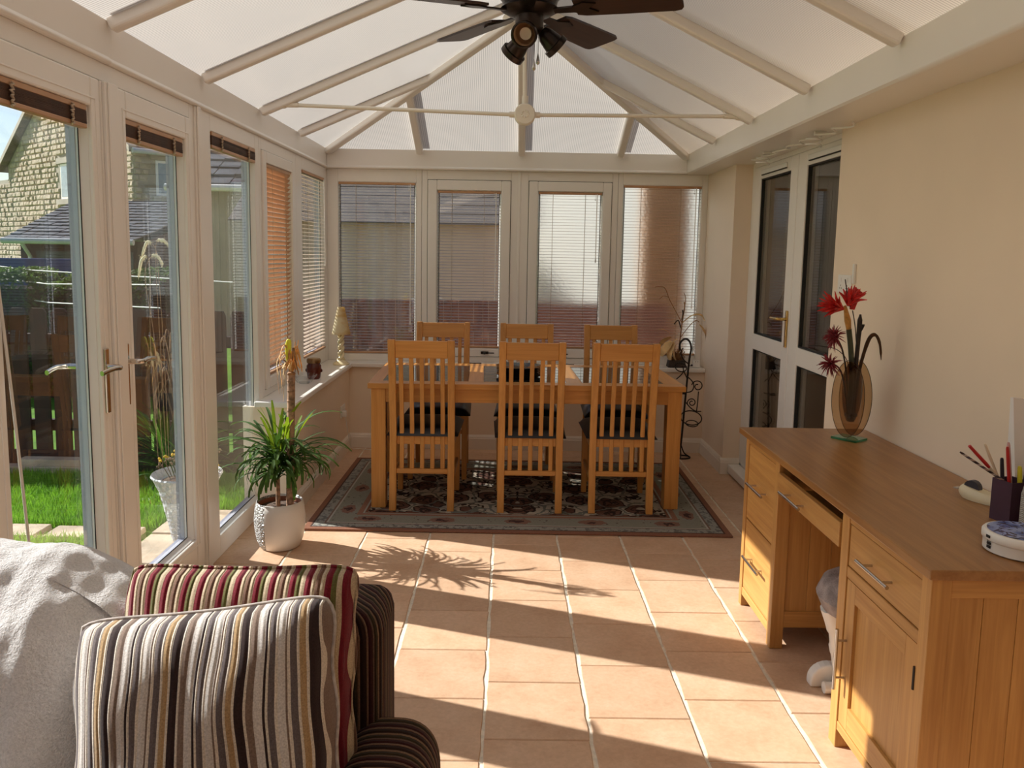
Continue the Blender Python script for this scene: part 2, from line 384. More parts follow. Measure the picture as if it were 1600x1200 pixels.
CR, TP, GR, DB, TN, LG = (.62, .55, .47), (.20, .14, .11), (.13, .105, .105), (.036, .021, .020), (.38, .25, .13), (.56, .52, .49)
stripes('cushion_beige_stripe', [(.011, LG), (.004, DB), (.004, CR), (.010, GR), (.005, CR), (.012, LG), (.003, TP), (.005, CR), (.011, GR), (.004, CR), (.009, TN), (.004, CR), (.014, DB), (.004, CR), (.011, TP), (.003, LG)], 0, wob=.03, ridge=.45)
RD, OL, BN, CM = (.16, .012, .022), (.12, .11, .035), (.05, .022, .016), (.48, .38, .26)
stripes('cushion_red_stripe', [(.012, RD), (.008, CM), (.010, (.17, .09, .06)), (.008, CM), (.012, RD), (.009, OL), (.009, CM)], 0, wob=.02, ridge=.7)
SB = [(.014, (.026, .012, .009)), (.006, (.17, .10, .065)), (.012, (.038, .010, .010)), (.005, (.12, .07, .05)), (.011, (.035, .024, .012)), (.006, (.20, .12, .075))]
stripes('sofa_stripe_x', SB, 3, ridge=.7, sheen=.05); stripes('sofa_stripe_y', SB, 1, ridge=.7, sheen=.05)
stripes('pencil_stripe', [(.008, (.05, .03, .03)), (.006, (.45, .30, .25)), (.007, (.10, .08, .10)), (.006, (.55, .45, .4))], 2, ridge=0)
def m_rope():
    m, nt, b = new_mat('woven_rope'); w = nt.nodes.new('ShaderNodeTexWave'); w.inputs['Scale'].default_value = 90; L(nt, coords(nt, (1, 1, 1.2), rot=(0, .6, 0)), w.inputs['Vector'])
    L(nt, ramp(nt, w.outputs[0], [(0, (.45, .42, .38)), (1, (.72, .68, .63))]), b.inputs['Base Color']); bump(nt, b, w.outputs[0], .8, .006); b.inputs['Roughness'].default_value = .9
m_rope()
def m_stone():
    m, nt, b = new_mat('gritstone'); v = coords(nt); n = noise(nt, v, 1.7, 3); n2 = noise(nt, v, 14, 4, .65)
    c = ramp(nt, n, [(.3, (.50, .39, .28)), (.55, (.63, .51, .38)), (.75, (.72, .61, .48))])
    L(nt, mixc(nt, 1., c, ramp(nt, n2, [(.3, (.75, .73, .7)), (.7, (1.05, 1.05, 1.05))]), 'MULTIPLY'), b.inputs['Base Color'])
    b.inputs['Roughness'].default_value = .95; bump(nt, b, n2, .9, .06)
m_stone()

# ---------------------------------------------------------------- geometry helpers
class MB:
    def __init__(s): s.v = []; s.f = []; s.mi = []; s.cur = 0
    def _add(s, vs, fs):
        o = len(s.v); s.v += [tuple(p) for p in vs]; s.f += [tuple(i+o for i in f) for f in fs]; s.mi += [s.cur]*len(fs); return s
    def box(s, x0, x1, y0, y1, z0, z1):
        x0, x1 = min(x0, x1), max(x0, x1); y0, y1 = min(y0, y1), max(y0, y1); z0, z1 = min(z0, z1), max(z0, z1)
        v = [(x0, y0, z0), (x1, y0, z0), (x1, y1, z0), (x0, y1, z0), (x0, y0, z1), (x1, y0, z1), (x1, y1, z1), (x0, y1, z1)]
        return s._add(v, [(0, 3, 2, 1), (4, 5, 6, 7), (0, 1, 5, 4), (1, 2, 6, 5), (2, 3, 7, 6), (3, 0, 4, 7)])
    def hexa(s, v):   # 8 corners, bottom ring then top ring
        return s._add(v, [(0, 3, 2, 1), (4, 5, 6, 7), (0, 1, 5, 4), (1, 2, 6, 5), (2, 3, 7, 6), (3, 0, 4, 7)])
    def beam(s, p0, p1, w, h, up=(0, 0, 1)):   # box section from p0 to p1; w sideways, h along up, top at the line
        p0, p1, up = Vector(p0), Vector(p1), Vector(up); d = (p1-p0).normalized(); sd = d.cross(up).normalized(); u = sd.cross(d).normalized()
        a = sd*w/2
        return s.hexa([p0-a-u*h, p0+a-u*h, p1+a-u*h, p1-a-u*h, p0-a, p0+a, p1+a, p1-a])
    def tube(s, pts, r, n=8, caps=True, flat=None):
        pts = [Vector(p) for p in pts]; k = len(pts); rs = r if isinstance(r, (list, tuple)) else [r]*k
        prev = None; rings = []
        for i, p in enumerate(pts):
            t = (pts[min(i+1, k-1)]-pts[max(i-1, 0)])
            t = t.normalized() if t.length > 1e-9 else Vector((0, 0, 1))
            if prev is None:
                a = Vector((0, 0, 1)) if abs(t.z) < .9 else Vector((1, 0, 0)); x = (a - t*a.dot(t)).normalized()
            else:
                x = prev - t*prev.dot(t); x = x.normalized() if x.length > 1e-9 else prev
            prev = x; y = t.cross(x)
            rings.append([p + (x*math.cos(2*math.pi*j/n) + y*math.sin(2*math.pi*j/n)*(flat or 1))*rs[i] for j in range(n)])
        vs = [q for g in rings for q in g]; fs = []
        for i in range(k-1):
            for j in range(n):
                fs.append((i*n+j, i*n+(j+1) % n, (i+1)*n+(j+1) % n, (i+1)*n+j))
        if caps: fs.append(tuple(range(n-1, -1, -1))); fs.append(tuple((k-1)*n+j for j in range(n)))
        return s._add(vs, fs)
    def lathe(s, prof, c=(0, 0, 0), n=24, axis=None, caps=True):
        vs, fs = [], []; k = len(prof)
        for r, z in prof:
            for j in range(n):
                a = 2*math.pi*j/n; vs.append(Vector((r*math.cos(a), r*math.sin(a), z)))
        for i in range(k-1):
            for j in range(n):
                fs.append((i*n+j, i*n+(j+1) % n, (i+1)*n+(j+1) % n, (i+1)*n+j))
        if caps and prof[0][0] > 1e-5: fs.append(tuple(range(n-1, -1, -1)))
        if caps and prof[-1][0] > 1e-5: fs.append(tuple((k-1)*n+j for j in range(n)))
        if axis is not None:
            q = Vector((0, 0, 1)).rotation_difference(Vector(axis)); vs = [q @ v for v in vs]
        c = Vector(c); return s._add([v+c for v in vs], fs)
    def prism(s, poly, plane, a, b):
        f = {'xy': lambda p, t: (p[0], p[1], t), 'xz': lambda p, t: (p[0], t, p[1]), 'yz': lambda p, t: (t, p[0], p[1])}[plane]
        n = len(poly); vs = [f(p, a) for p in poly] + [f(p, b) for p in poly]
        fs = [tuple(range(n-1, -1, -1)), tuple(range(n, 2*n))] + [(i, (i+1) % n, n+(i+1) % n, n+i) for i in range(n)]
        return s._add(vs, fs)
    def slab(s, pts, t, m_in=0, m_out=0):   # planar polygon pts, thickened by t along its normal
        pts = [Vector(p) for p in pts]; nrm = (pts[1]-pts[0]).cross(pts[2]-pts[0]).normalized()
        if nrm.z < 0: nrm = -nrm; pts = pts[::-1]
        n = len(pts); vs = pts + [p+nrm*t for p in pts]
        s.cur = m_in; s._add(vs, [tuple(range(n-1, -1, -1))]); s.cur = m_out
        s._add(vs, [tuple(range(n, 2*n))] + [(i, (i+1) % n, n+(i+1) % n, n+i) for i in range(n)]); s.cur = 0; return s
    def grid(s, fn, nu, nv, wrap_u=False):
        vs = [fn(i/(nu-1) if not wrap_u else i/nu, j/(nv-1)) for i in range(nu) for j in range(nv)]
        fs = [(i*nv+j, ((i+1) % nu)*nv+j, ((i+1) % nu)*nv+j+1, i*nv+j+1) for i in range(nu if wrap_u else nu-1) for j in range(nv-1)]
        return s._add(vs, fs)
    def ball(s, c, r, n=10):
        c = Vector(c); r = (r, r, r) if isinstance(r, (int, float)) else r
        m = n//2+1
        prof = [(math.sin(math.pi*i/(m-1)), -math.cos(math.pi*i/(m-1))) for i in range(m)]
        vs, fs = [], []
        for q, z in prof:
            for j in range(n): vs.append(c+Vector((q*math.cos(2*math.pi*j/n)*r[0], q*math.sin(2*math.pi*j/n)*r[1], z*r[2])))
        for i in range(m-1):
            for j in range(n): fs.append((i*n+j, i*n+(j+1) % n, (i+1)*n+(j+1) % n, (i+1)*n+j))
        return s._add(vs, fs)
    def mesh(s, name, mats, smooth=None):
        me = bpy.data.meshes.new(name); me.from_pydata(s.v, [], s.f); me.validate()
        for m in (mats if isinstance(mats, (list, tuple)) else [mats]): me.materials.append(MATS[m])
        if len(me.polygons) == len(s.mi) and max(s.mi or [0]) > 0: me.polygons.foreach_set('material_index', s.mi)
        if smooth:
            me.shade_smooth(); me.set_sharp_from_angle(angle=math.radians(smooth))
        me.update(); return me
    def build(s, name, mats, parent=None, smooth=None, bevel=0, loc=None, seg=2):
        return place(name, s.mesh(name, mats, smooth), parent, loc, bevel=bevel, seg=seg)
def place(name, me, parent=None, loc=None, rot=None, bevel=0, seg=2):
    o = bpy.data.objects.new(name, me); COL.objects.link(o)
    if parent is not None: o.parent = parent
    if loc is not None: o.location = loc
    if rot is not None: o.rotation_euler = rot
    if bevel:
        b = o.modifiers.new('edge', 'BEVEL'); b.width = bevel; b.segments = seg; b.limit_method = 'ANGLE'; b.angle_limit = math.radians(40)
    return o
def tag(o, label, cat, group=None):
    o['label'] = label; o['category'] = cat
    if group: o['group'] = group
    return o
def thing(name, label, cat, loc=(0, 0, 0), rz=0, group=None):
    o = bpy.data.objects.new(name, None); COL.objects.link(o); o.location = loc; o.rotation_euler = (0, 0, rz); o.empty_display_size = .05
    return tag(o, label, cat, group)
def struct(name, label=None):
    o = bpy.data.objects.new(name, None); COL.objects.link(o); o['kind'] = 'structure'; o.empty_display_size = .05
    if label: o['label'] = label
    return o
def st(o, label=None):
    o['kind'] = 'structure'
    if label: o['label'] = label
    return o
def kids(o): return [c for c in bpy.data.objects if c.parent == o]
def copy_thing(src, loc, rz=None, label=None):
    r = src.copy(); COL.objects.link(r); r.location = loc
    if rz is not None: r.rotation_euler = (0, 0, rz)
    if label: r['label'] = label
    for ch in kids(src):
        c = ch.copy(); COL.objects.link(c); c.parent = r
        for g in kids(ch):
            d = g.copy(); COL.objects.link(d); d.parent = c
    return r
def bez(p0, p1, p2, p3, n=12):
    p0, p1, p2, p3 = map(Vector, (p0, p1, p2, p3)); out = []
    for i in range(n+1):
        t = i/n; u = 1-t; out.append(p0*u**3+p1*3*u*u*t+p2*3*u*t*t+p3*t**3)
    return out
def smooth_path(pts, n=6):
    pts = [Vector(p) for p in pts]; out = []
    for i in range(len(pts)-1):
        a = pts[max(i-1, 0)]; b = pts[i]; c = pts[i+1]; d = pts[min(i+2, len(pts)-1)]
        for k in range(n):
            t = k/n; out.append(.5*((2*b)+(c-a)*t+(2*a-5*b+4*c-d)*t*t+(3*b-a-3*c+d)*t**3))
    out.append(pts[-1]); return out

# ================================================================= SETTING
# ---------------------------------------------------------------- floor of tiles
TW = .339
def build_floor():
    fl = st(MB().box(-1.52, 1.95, -1.9, 6.42, -.14, -.004).build('floor', 'grout'), 'terracotta tiled floor with wide pale grout lines')
    rnd = random.Random(3)
    meshes = []
    for k in range(6):
        r = random.Random(20+k); hw = TW/2; gx, gy = .0055, .0022; n = 5
        left = [(-hw+gx+r.uniform(-.003, .003), -hw+gy+(TW-2*gy)*i/n) for i in range(n+1)]
        right = [(hw-gx+r.uniform(-.003, .003), -hw+gy+(TW-2*gy)*i/n) for i in range(n+1)]
        m = MB(); out = left[::-1]; ring = [(x, y) for x, y in right] + out   # counter clockwise from lower right
        c = .0025
        inner = [(x-c*(1 if x > 0 else -1), y*(1-c/.17)) for x, y in ring]
        N_ = len(ring)
        vs = [(x, y, -.012) for x, y in ring]+[(x, y, -.0025) for x, y in ring]+[(x, y, 0) for x, y in inner]
        fs = [(i, (i+1) % N_, N_+(i+1) % N_, N_+i) for i in range(N_)]+[(N_+i, N_+(i+1) % N_, 2*N_+(i+1) % N_, 2*N_+i) for i in range(N_)]+[tuple(range(2*N_, 3*N_))]
        m._add(vs, fs); meshes.append(m.mesh('tile', 'terracotta_tile'))
    offs = {0: 2.3546, 1: 2.479, 2: 2.596, -1: 2.584}
    for ci in range(-5, 6):
        x = -.0538+TW*(ci+.5)
        if x-TW/2 < -1.56 or x+TW/2 > 1.98: continue
        o0 = offs.get(ci, 2.3+.34*rnd.random())
        j0 = math.ceil((-1.85-o0)/TW)
        for j in range(j0, 40):
            y = o0+TW*(j+.5)
            if y+TW/2 > 6.40: break
            o = place('tile', rnd.choice(meshes), fl, (x, y, rnd.uniform(-.0008, .0004)))
            if rnd.random() < .5: o.rotation_euler = (0, 0, math.pi)
build_floor()

# ---------------------------------------------------------------- glazing
class Wall:
    """a vertical plane: a runs along the wall, depth goes outwards from the inner face"""
    def __init__(s, plane, face, inw): s.plane, s.face, s.inw = plane, face, inw
    def n(s, d): return s.face - s.inw*d
    def box(s, m, a0, a1, z0, z1, d0, d1):
        if s.plane == 'x': return m.box(s.n(d0), s.n(d1), a0, a1, z0, z1)
        return m.box(a0, a1, s.n(d0), s.n(d1), z0, z1)
    def pt(s, a, d, z): return (s.n(d), a, z) if s.plane == 'x' else (a, s.n(d), z)
    def ring(s, m, a0, a1, z0, z1, wl, wr, wb, wt, d0, d1):
        s.box(m, a0, a0+wl, z0, z1, d0, d1); s.box(m, a1-wr, a1, z0, z1, d0, d1)
        if wb: s.box(m, a0+wl, a1-wr, z0, z0+wb, d0, d1)
        if wt: s.box(m, a0+wl, a1-wr, z1-wt, z1, d0, d1)
        return m
    def bead(s, m, a0, a1, z0, z1, w, d0, d1):   # sloped glazing bead inside an opening: flush with the edge at d0, w wide at d1
        P = s.pt
        def bar(q):   # q: 4 points (outer edge front, back) extruded
            m._add(q, [(0, 1, 2, 3), (4, 7, 6, 5), (0, 4, 5, 1), (1, 5, 6, 2), (2, 6, 7, 3), (3, 7, 4, 0)])
        e = .003
        for (A0, Z0, A1, Z1, da, dz) in ((a0, z0, a0, z1, 1, 0), (a1, z0, a1, z1, -1, 0), (a0, z0, a1, z0, 0, 1), (a0, z1, a1, z1, 0, -1)):
            def sec(A, Z): return [P(A, d0, Z), P(A+da*e, d0, Z+dz*e), P(A+da*w, d1, Z+dz*w), P(A, d1, Z)]
            bar(sec(A0, Z0)+sec(A1, Z1))
LW = Wall('x', -1.385, 1); BW = Wall('y', 6.25, -1); RW = Wall('x', 1.63, -1)
GD0, GD1 = .028, .044     # depth of the sealed glass unit
def glaze(w, root, a0, a1, z0, z1, pane='pane'):
    """pane, gasket and sloped bead in the opening a0..a1 x z0..z1"""
    m = MB(); w.bead(m, a0, a1, z0, z1, .014, .002, GD0-.002); m.build('glazing_bead', 'upvc_bead', root)
    m = MB(); w.ring(m, a0+.004, a1-.004, z0+.004, z1-.004, .014, .014, .014, .014, GD0-.0015, GD0); m.build('gasket', 'black_gap', root)
    m = MB(); w.box(m, a0-.004, a1+.004, z0-.004, z1+.004, GD0, GD1); m.build('glass_pane', pane, root)
    m = MB(); w.ring(m, a0-.001, a1+.001, z0-.001, z1+.001, .004, .004, .004, .004, GD1+.001, .0755); m.build('reveal_shade_lining', 'reveal_sky_shade', root)  # added lining, its blue-grey paints the shade on the white reveal

def window(n, w, a0, a1, z0, z1, g, sash=None, pane='pane', label=None):
    """g = glass opening (a0,a1,z0,z1); sash = outer rectangle of an opening sash"""
    r = struct('window_%d' % n, label)
    m = MB()
    if sash is None:
        w.ring(m, a0, a1, z0, z1, g[0]-a0, a1-g[1], g[2]-z0, z1-g[3], 0, .075)
        m.build('frame', 'upvc', r, bevel=.003)
    else:
        s = sash
        w.ring(m, a0, a1, z0, z1, s[0]-a0-.004, a1-s[1]-.004, s[2]-z0-.004, z1-s[3]-.004, 0, .075); m.build('frame', 'upvc', r, bevel=.003)
        m = MB(); w.ring(m, s[0], s[1], s[2], s[3], g[0]-s[0], s[1]-g[1], g[2]-s[2], s[3]-g[3], -.012, .07); m.build('sash', 'upvc', r, bevel=.006)
        m = MB(); w.ring(m, s[0]-.005, s[1]+.005, s[2]-.005, s[3]+.005, .012, .012, .012, .012, .012, .06); m.build('seal', 'black_gap', r)
    glaze(w, r, *g, pane=pane)
    return r

# left wall: near window, French doors, tall side light, two dwarf wall windows
HZ = 2.118
window(1, LW, .98, 1.98, 0, HZ, (1.10, 1.86, .11, 2.04), label='tall near window of the garden wall')
def french_door(n, a0, a1, g, hz, side, label):
    r = struct('door_%d' % n, label); w = LW
    m = MB(); w.ring(m, a0, a1, .055, 2.052, g[0]-a0, a1-g[1], g[2]-.055, 2.052-g[3], -.012, .060); m.build('door_leaf', 'upvc', r, bevel=.006)
    m = MB()
    for k in (.012,): w.ring(m, g[0]-.03, g[1]+.03, g[2]-.03, g[3]+.03, .006, .006, .006, .006, -.0145, -.011)
    m.build('sash_moulding', 'upvc', r, bevel=.002)
    glaze(w, r, *g)
    hy = a1-.035 if side == 'r' else a0+.105
    for inner in (1, 0):
        d = -.012 if inner else .068; o = -1 if inner else 1
        m = MB(); w.box(m, hy-.013, hy+.013, .93, 1.155, d, d+o*.009)
        h = m.build('handle_plate', 'chrome', r, bevel=.004, seg=3)
        dr = -1 if side == 'r' else 1
        m = MB(); m.tube(smooth_path([w.pt(hy, d, 1.09), w.pt(hy, d+o*.045, 1.09), w.pt(hy+dr*.015, d+o*.058, 1.09), w.pt(hy+dr*.06, d+o*.056, 1.093), w.pt(hy+dr*.125, d+o*.05, 1.086)], 5), [.010]*6+[.009]*15, 10, flat=.75)
        m.build('lever', 'chrome', h, smooth=50)
    return r
french_door(1, 2.03, 2.786, (2.20, 2.728, .20, 1.957), 0, 'r', 'garden door leaf nearest the sofa')
french_door(2, 2.794, 3.577, (2.972, 3.512, .20, 1.957), 0, 'l', 'second garden door leaf')
m = MB(); LW.ring(m, 1.985, 3.63, 0, HZ, .04, .048, .05, .062, .0, .075); st(m.build('trim_1', 'upvc', bevel=.003), 'white outer frame of the garden doors')
m = MB(); LW.box(m, 2.80, 2.895, .06, 2.05, -.024, -.012); LW.box(m, 2.815, 2.88, .06, 2.05, -.03, -.024); st(m.build('trim_2', 'upvc', bevel=.004, seg=3), 'cover strip between the garden door leaves')
m = MB(); LW.box(m, 3.632, 3.70, 0, HZ, -.008, .075); LW.box(m, 3.645, 3.687, 0, HZ, -.016, -.008); st(m.build('trim_3', 'upvc', bevel=.004, seg=3), 'white coupling post beside the garden doors')
window(2, LW, 3.702, 4.56, 0, HZ, (3.83, 4.492, .10, 2.04), label='tall fixed side light next to the garden doors')
m = MB(); LW.box(m, 2.0, 3.6, .002, .05, -.01, .10); st(m.build('trim_4', 'upvc', bevel=.004), 'door threshold')
window(3, LW, 4.562, 5.345, .657, HZ, (4.668, 5.215, .765, 1.985), sash=(4.606, 5.278, .70, 2.05), label='opening window above the low wall, copper blind closed')
window(4, LW, 5.347, 6.25, .657, HZ, (5.49, 6.15, .755, 2.036), label='fixed window beside the back corner')
# back wall
window(5, BW, -1.385, -.665, .657, HZ, (-1.303, -.706, .707, 2.023), label='first window of the back wall, beside the corner lamp')
window(6, BW, -.663, .072, .657, HZ, (-.548, -.057, .763, 1.97), sash=(-.617, .012, .70, 2.046), label='second window of the back wall')
window(7, BW, .084, .83, .657, HZ, (.221, .716, .77, 1.974), sash=(.152, .782, .70, 2.048), pane='obscure_pane', label='third window of the back wall with bright obscured glass')
window(8, BW, .832, 1.515, .657, HZ, (.868, 1.472, .73, 2.034), pane='obscure_pane', label='fourth window of the back wall behind the dried plant')
m = MB(); BW.box(m, .068, .088, .657, HZ, -.006, .05); st(m.build('trim_5', 'upvc', bevel=.003), 'mullion of the back wall')
m = MB(); m.box(-1.46, -1.385, 6.25, 6.325, 0, 2.2); st(m.build('trim_6', 'upvc'), 'corner post')

# dwarf walls and sills
st(MB().box(-1.47, -1.195, 4.46, 6.10, -.14, .625).build('wall_left', 'paint'), 'low cream wall under the two small windows')
st(MB().box(-1.47, 1.53, 6.10, 6.34, -.14, .625).build('wall_back', 'paint'), 'low cream wall under the back windows')
st(MB().box(-1.52, -1.35, -1.9, .98, -.14, 2.12).build('wall_near', 'paint'))
def sill(nm, pts, lab):
    st(MB().prism(pts, 'xy', .625, .656).build(nm, 'upvc', bevel=.006, seg=3), lab)
sill('trim_7', [(-1.40, 4.435), (-1.165, 4.435), (-1.165, 6.068), (-1.40, 6.26)], 'white window sill over the low side wall')
sill('trim_8', [(-1.40, 6.262), (-1.163, 6.068), (1.513, 6.068), (1.513, 6.262)], 'white window sill along the back windows')
def skirting(nm, p0, p1, nrm, lab):
    p0, p1, nrm = Vector(p0), Vector(p1), Vector(nrm)
    prof = [(0, .0), (.017, .0), (.017, .082), (.013, .090), (.013, .096), (.008, .104), (.003, .112), (0, .112)]
    m = MB(); vs = []
    for p in (p0, p1):
        for d, z in prof: vs.append((p.x+nrm.x*d, p.y+nrm.y*d, z))
    k = len(prof); m._add(vs, [(i, (i+1) % k, k+(i+1) % k, k+i) for i in range(k)]+[tuple(range(k)), tuple(range(2*k-1, k-1, -1))])
    st(m.build(nm, 'skirting_paint'), lab)
skirting('baseboard_left', (-1.195, 4.46, 0), (-1.195, 6.10, 0), (1, 0, 0), 'skirting along the low side wall')
skirting('baseboard_back', (-1.195, 6.10, 0), (1.515, 6.10, 0), (0, -1, 0), 'skirting along the back wall')
skirting('baseboard_stub', (1.515, 6.10, 0), (1.515, 5.50, 0), (-1, 0, 0), 'skirting of the wall pier by the inner doors')
skirting('baseboard_return', (1.498, 5.50, 0), (1.63, 5.50, 0), (0, -1, 0), 'skirting on the pier return')
skirting('baseboard_right', (1.575, 3.92, 0), (1.575, -1.8, 0), (-1, 0, 0), 'skirting behind the desk')
# right walls
st(MB().box(1.515, 1.72, 5.50, 6.34, -.14, 2.118).build('wall_pier', 'paint'), 'cream wall pier between back windows and inner doors')
st(MB().box(1.575, 1.95, -1.9, 3.92, -.14, 2.118).build('wall_right', 'paint'), 'cream wall behind the desk')
# inner double doors
def inner_door(n, a0, a1, ga0, ga1, handle, label):
    w = RW; r = struct('door_%d' % n, label)
    m = MB(); w.box(m, a0, ga0, .09, 2.085, -.008, .06); w.box(m, ga1, a1, .09, 2.085, -.008, .06)
    for z0, z1 in ((.09, .20), (.905, 1.005), (2.005, 2.085)): w.box(m, ga0, ga1, z0, z1, -.008, .06)
    m.build('door_leaf', 'upvc', r, bevel=.004)
    for z0, z1, nm in ((.20, .905, 'lower_pane'), (1.005, 2.005, 'upper_pane')):
        m = MB(); w.ring(m, ga0, ga1, z0, z1, .008, .008, .008, .008, 0, .02); m.build('gasket', 'black_gap', r)
        m = MB(); w.box(m, ga0, ga1, z0, z1, .018, .03); m.build('glass_pane', 'door_pane', r)
    v0, v1 = (a0+.17, a1-.17)
    m = MB(); w.box(m, v0, v1, 2.028, 2.058, -.022, -.008); v = m.build('trickle_vent', 'upvc_bead', r, bevel=.008, seg=3)
    m = MB(); w.box(m, v0+.01, v1-.005, 2.024, 2.0285, -.018, -.008); m.build('vent_slot', 'black_gap', v)
    if handle:
        m = MB(); w.box(m, a0+.02, a0+.05, .985, 1.20, -.008, -.018); h = m.build('handle_plate', 'brass', r, bevel=.004)
        m = MB(); m.tube(smooth_path([w.pt(a0+.035, -.015, 1.15), w.pt(a0+.035, -.06, 1.15), w.pt(a0+.06, -.068, 1.15), w.pt(a0+.15, -.066, 1.148)], 5), .009, 8); m.build('lever', 'brass', h, smooth=50)
inner_door(3, 4.625, 5.437, 4.74, 5.30, True, 'inner glazed door nearest the back windows')
inner_door(4, 3.80, 4.617, 3.915, 4.485, False, 'inner glazed door partly behind the cream wall')
m = MB(); RW.ring(m, 3.72, 5.50, .07, 2.118, .076, .058, 0, .03, .0, .07); RW.box(m, 3.72, 5.5, .07, .086, 0, .07); st(m.build('trim_9', 'upvc', bevel=.003), 'white frame around the inner doors')
m = MB(); RW.box(m, 3.79, 5.445, .086, 2.088, .062, .066)
m = MB(); m.box(1.552, 1.70, 3.92, 5.50, 0.012, .07); st(m.build('trim_10', 'upvc', bevel=.006), 'white door threshold step')
# room seen through the inner doors
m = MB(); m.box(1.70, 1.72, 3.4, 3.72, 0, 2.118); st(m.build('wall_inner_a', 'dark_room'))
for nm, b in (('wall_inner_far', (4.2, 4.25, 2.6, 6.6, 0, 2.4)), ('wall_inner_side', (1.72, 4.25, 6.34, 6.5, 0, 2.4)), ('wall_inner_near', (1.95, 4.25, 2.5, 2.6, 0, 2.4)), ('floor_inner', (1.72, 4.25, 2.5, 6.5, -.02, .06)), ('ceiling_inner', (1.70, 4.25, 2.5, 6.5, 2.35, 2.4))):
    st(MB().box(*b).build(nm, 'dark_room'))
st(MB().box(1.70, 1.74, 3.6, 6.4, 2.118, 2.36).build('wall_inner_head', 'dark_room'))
def curtain(y0, y1, lab):
    m = MB(); n = 60
    m.grid(lambda u, v: (1.86+.028*math.sin(u*2*math.pi*(y1-y0)/.055)+.01*math.sin(u*17), y0+(y1-y0)*u, .08+2.1*v), n*2, 4)
    return tag(m.build('curtain', 'curtain_dark', smooth=80), lab, 'curtain', 'curtains behind the inner doors')
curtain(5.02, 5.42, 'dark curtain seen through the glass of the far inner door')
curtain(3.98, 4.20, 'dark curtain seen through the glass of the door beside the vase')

# ---------------------------------------------------------------- roof
XL, XR, YB, ZE, XRG, ZRG, YA = -1.375, 1.34, 6.205, 2.257, .06, 2.876, 4.80
def PL(t, y): return (XL+t*(XRG-XL), y, ZE+t*(ZRG-ZE))        # left slope
def PR(t, y): return (XR+t*(XRG-XR), y, ZE+t*(ZRG-ZE))
RY = [4.554, 3.716, 2.866, 2.03, 1.19, .35, -.49, -1.33, -1.85]
YJ = 5.366; TJ = (YB-YJ)/(YB-YA)
def HL(t): return (XL+t*(XRG-XL), YB-t*(YB-YA), ZE+t*(ZRG-ZE))
def HR(t): return (XR+t*(XRG-XR), YB-t*(YB-YA), ZE+t*(ZRG-ZE))
roof = struct('ceiling', 'hipped conservatory roof of opal multiwall sheets between white bars')
def panel(pts, mat):
    m = MB(); m.slab([(x, y, z+.004) for x, y, z in pts], .024, 0, 1); m.build('roof_panel', [mat, 'clear_sheet'], roof)
for PF, HF in ((PL, HL), (PR, HR)):
    for a, b in zip(RY[:-1], RY[1:]): panel([PF(-.03, a), PF(-.03, b), PF(1, b), PF(1, a)], 'opal_y')
    panel([PF(-.03, RY[0]), PF(1, RY[0]), PF(1, YA), HF(TJ), PF(-.03, YJ)], 'opal_y')
    panel([PF(-.03, YJ), HF(TJ), HF(0)], 'opal_y')
XB = [-.675, .09, .83]
tl = (XB[0]-XL)/(XRG-XL); tr = (XR-XB[2])/(XR-XRG)
eb = lambda x: (x, YB+.02, ZE-.008)
panel([eb(XL), eb(XB[0]), HL(tl)], 'opal_x'); panel([eb(XB[2]), eb(XR), HR(tr)], 'opal_x')
panel([eb(XB[0]), eb(XB[1]), (XRG, YA, ZRG), HL(tl)], 'opal_x'); panel([eb(XB[1]), eb(XB[2]), HR(tr), (XRG, YA, ZRG)], 'opal_x')
def bar(p, q, w=.052, h=.05, nm='rafter'):
    p, q = Vector(p), Vector(q); lift = Vector((0, 0, .012))
    m = MB(); m.beam(p+lift, q+lift, w, h); o = m.build(nm, 'upvc', roof, bevel=.012, seg=3)
    m = MB(); m.beam(p+Vector((0, 0, .042)), q+Vector((0, 0, .042)), w+.012, .012); m.build('capping', 'upvc', roof)
for y in RY[:-1]:
    bar(PL(0, y), PL(.985, y)); bar(PR(0, y), PR(.985, y))
bar(PL(0, YJ), HL(TJ)); bar(PR(0, YJ), HR(TJ))
bar(HL(0), HL(.98), .06, .055, 'hip_rafter'); bar(HR(0), HR(.98), .06, .055, 'hip_rafter')
bar((XB[0], YB, ZE), HL(tl)); bar((XB[2], YB, ZE), HR(tr)); bar((XB[1], YB, ZE), (XRG, YA+.02, ZRG-.01))
m = MB(); m.beam((XRG, -1.9, ZRG+.02), (XRG, YA+.06, ZRG+.02), .12, .065); m.build('ridge_beam', 'upvc', roof, bevel=.015, seg=3)
m = MB(); m.lathe([(.10, ZRG-.06), (.12, ZRG-.04), (.12, ZRG+.03)], (XRG, YA, 0), 20); m.build('ridge_end_boss', 'upvc', roof, smooth=40)
# eaves beams, in two lengths with a joint cover
def eaves(nm, parts, lab):
    r = struct(nm, lab)
    for k, m in parts: m.build(k, 'upvc', r, bevel=.008, seg=3)
JY = 2.862
def eav_left(y0, y1, dx=0):
    m = MB(); m.prism([(-1.50, 2.118), (-1.372+dx, 2.118), (-1.366+dx, 2.126), (-1.372+dx, 2.136), (-1.375+dx, 2.14), (-1.375+dx, 2.262), (-1.50, 2.262)], 'xz', y0, y1); return m
eaves('trim_11', [('beam_cladding', eav_left(JY+.001, 6.33)), ('beam_cladding', eav_left(-1.9, JY, .005))], 'white eaves beam above the garden doors')
m = MB(); m.prism([(6.33, 2.118), (6.202, 2.118), (6.196, 2.126), (6.202, 2.136), (6.205, 2.14), (6.205, 2.262), (6.33, 2.262)], 'yz', -1.375, 1.34)
eaves('trim_12', [('beam_cladding', m)], 'white eaves beam above the back windows')
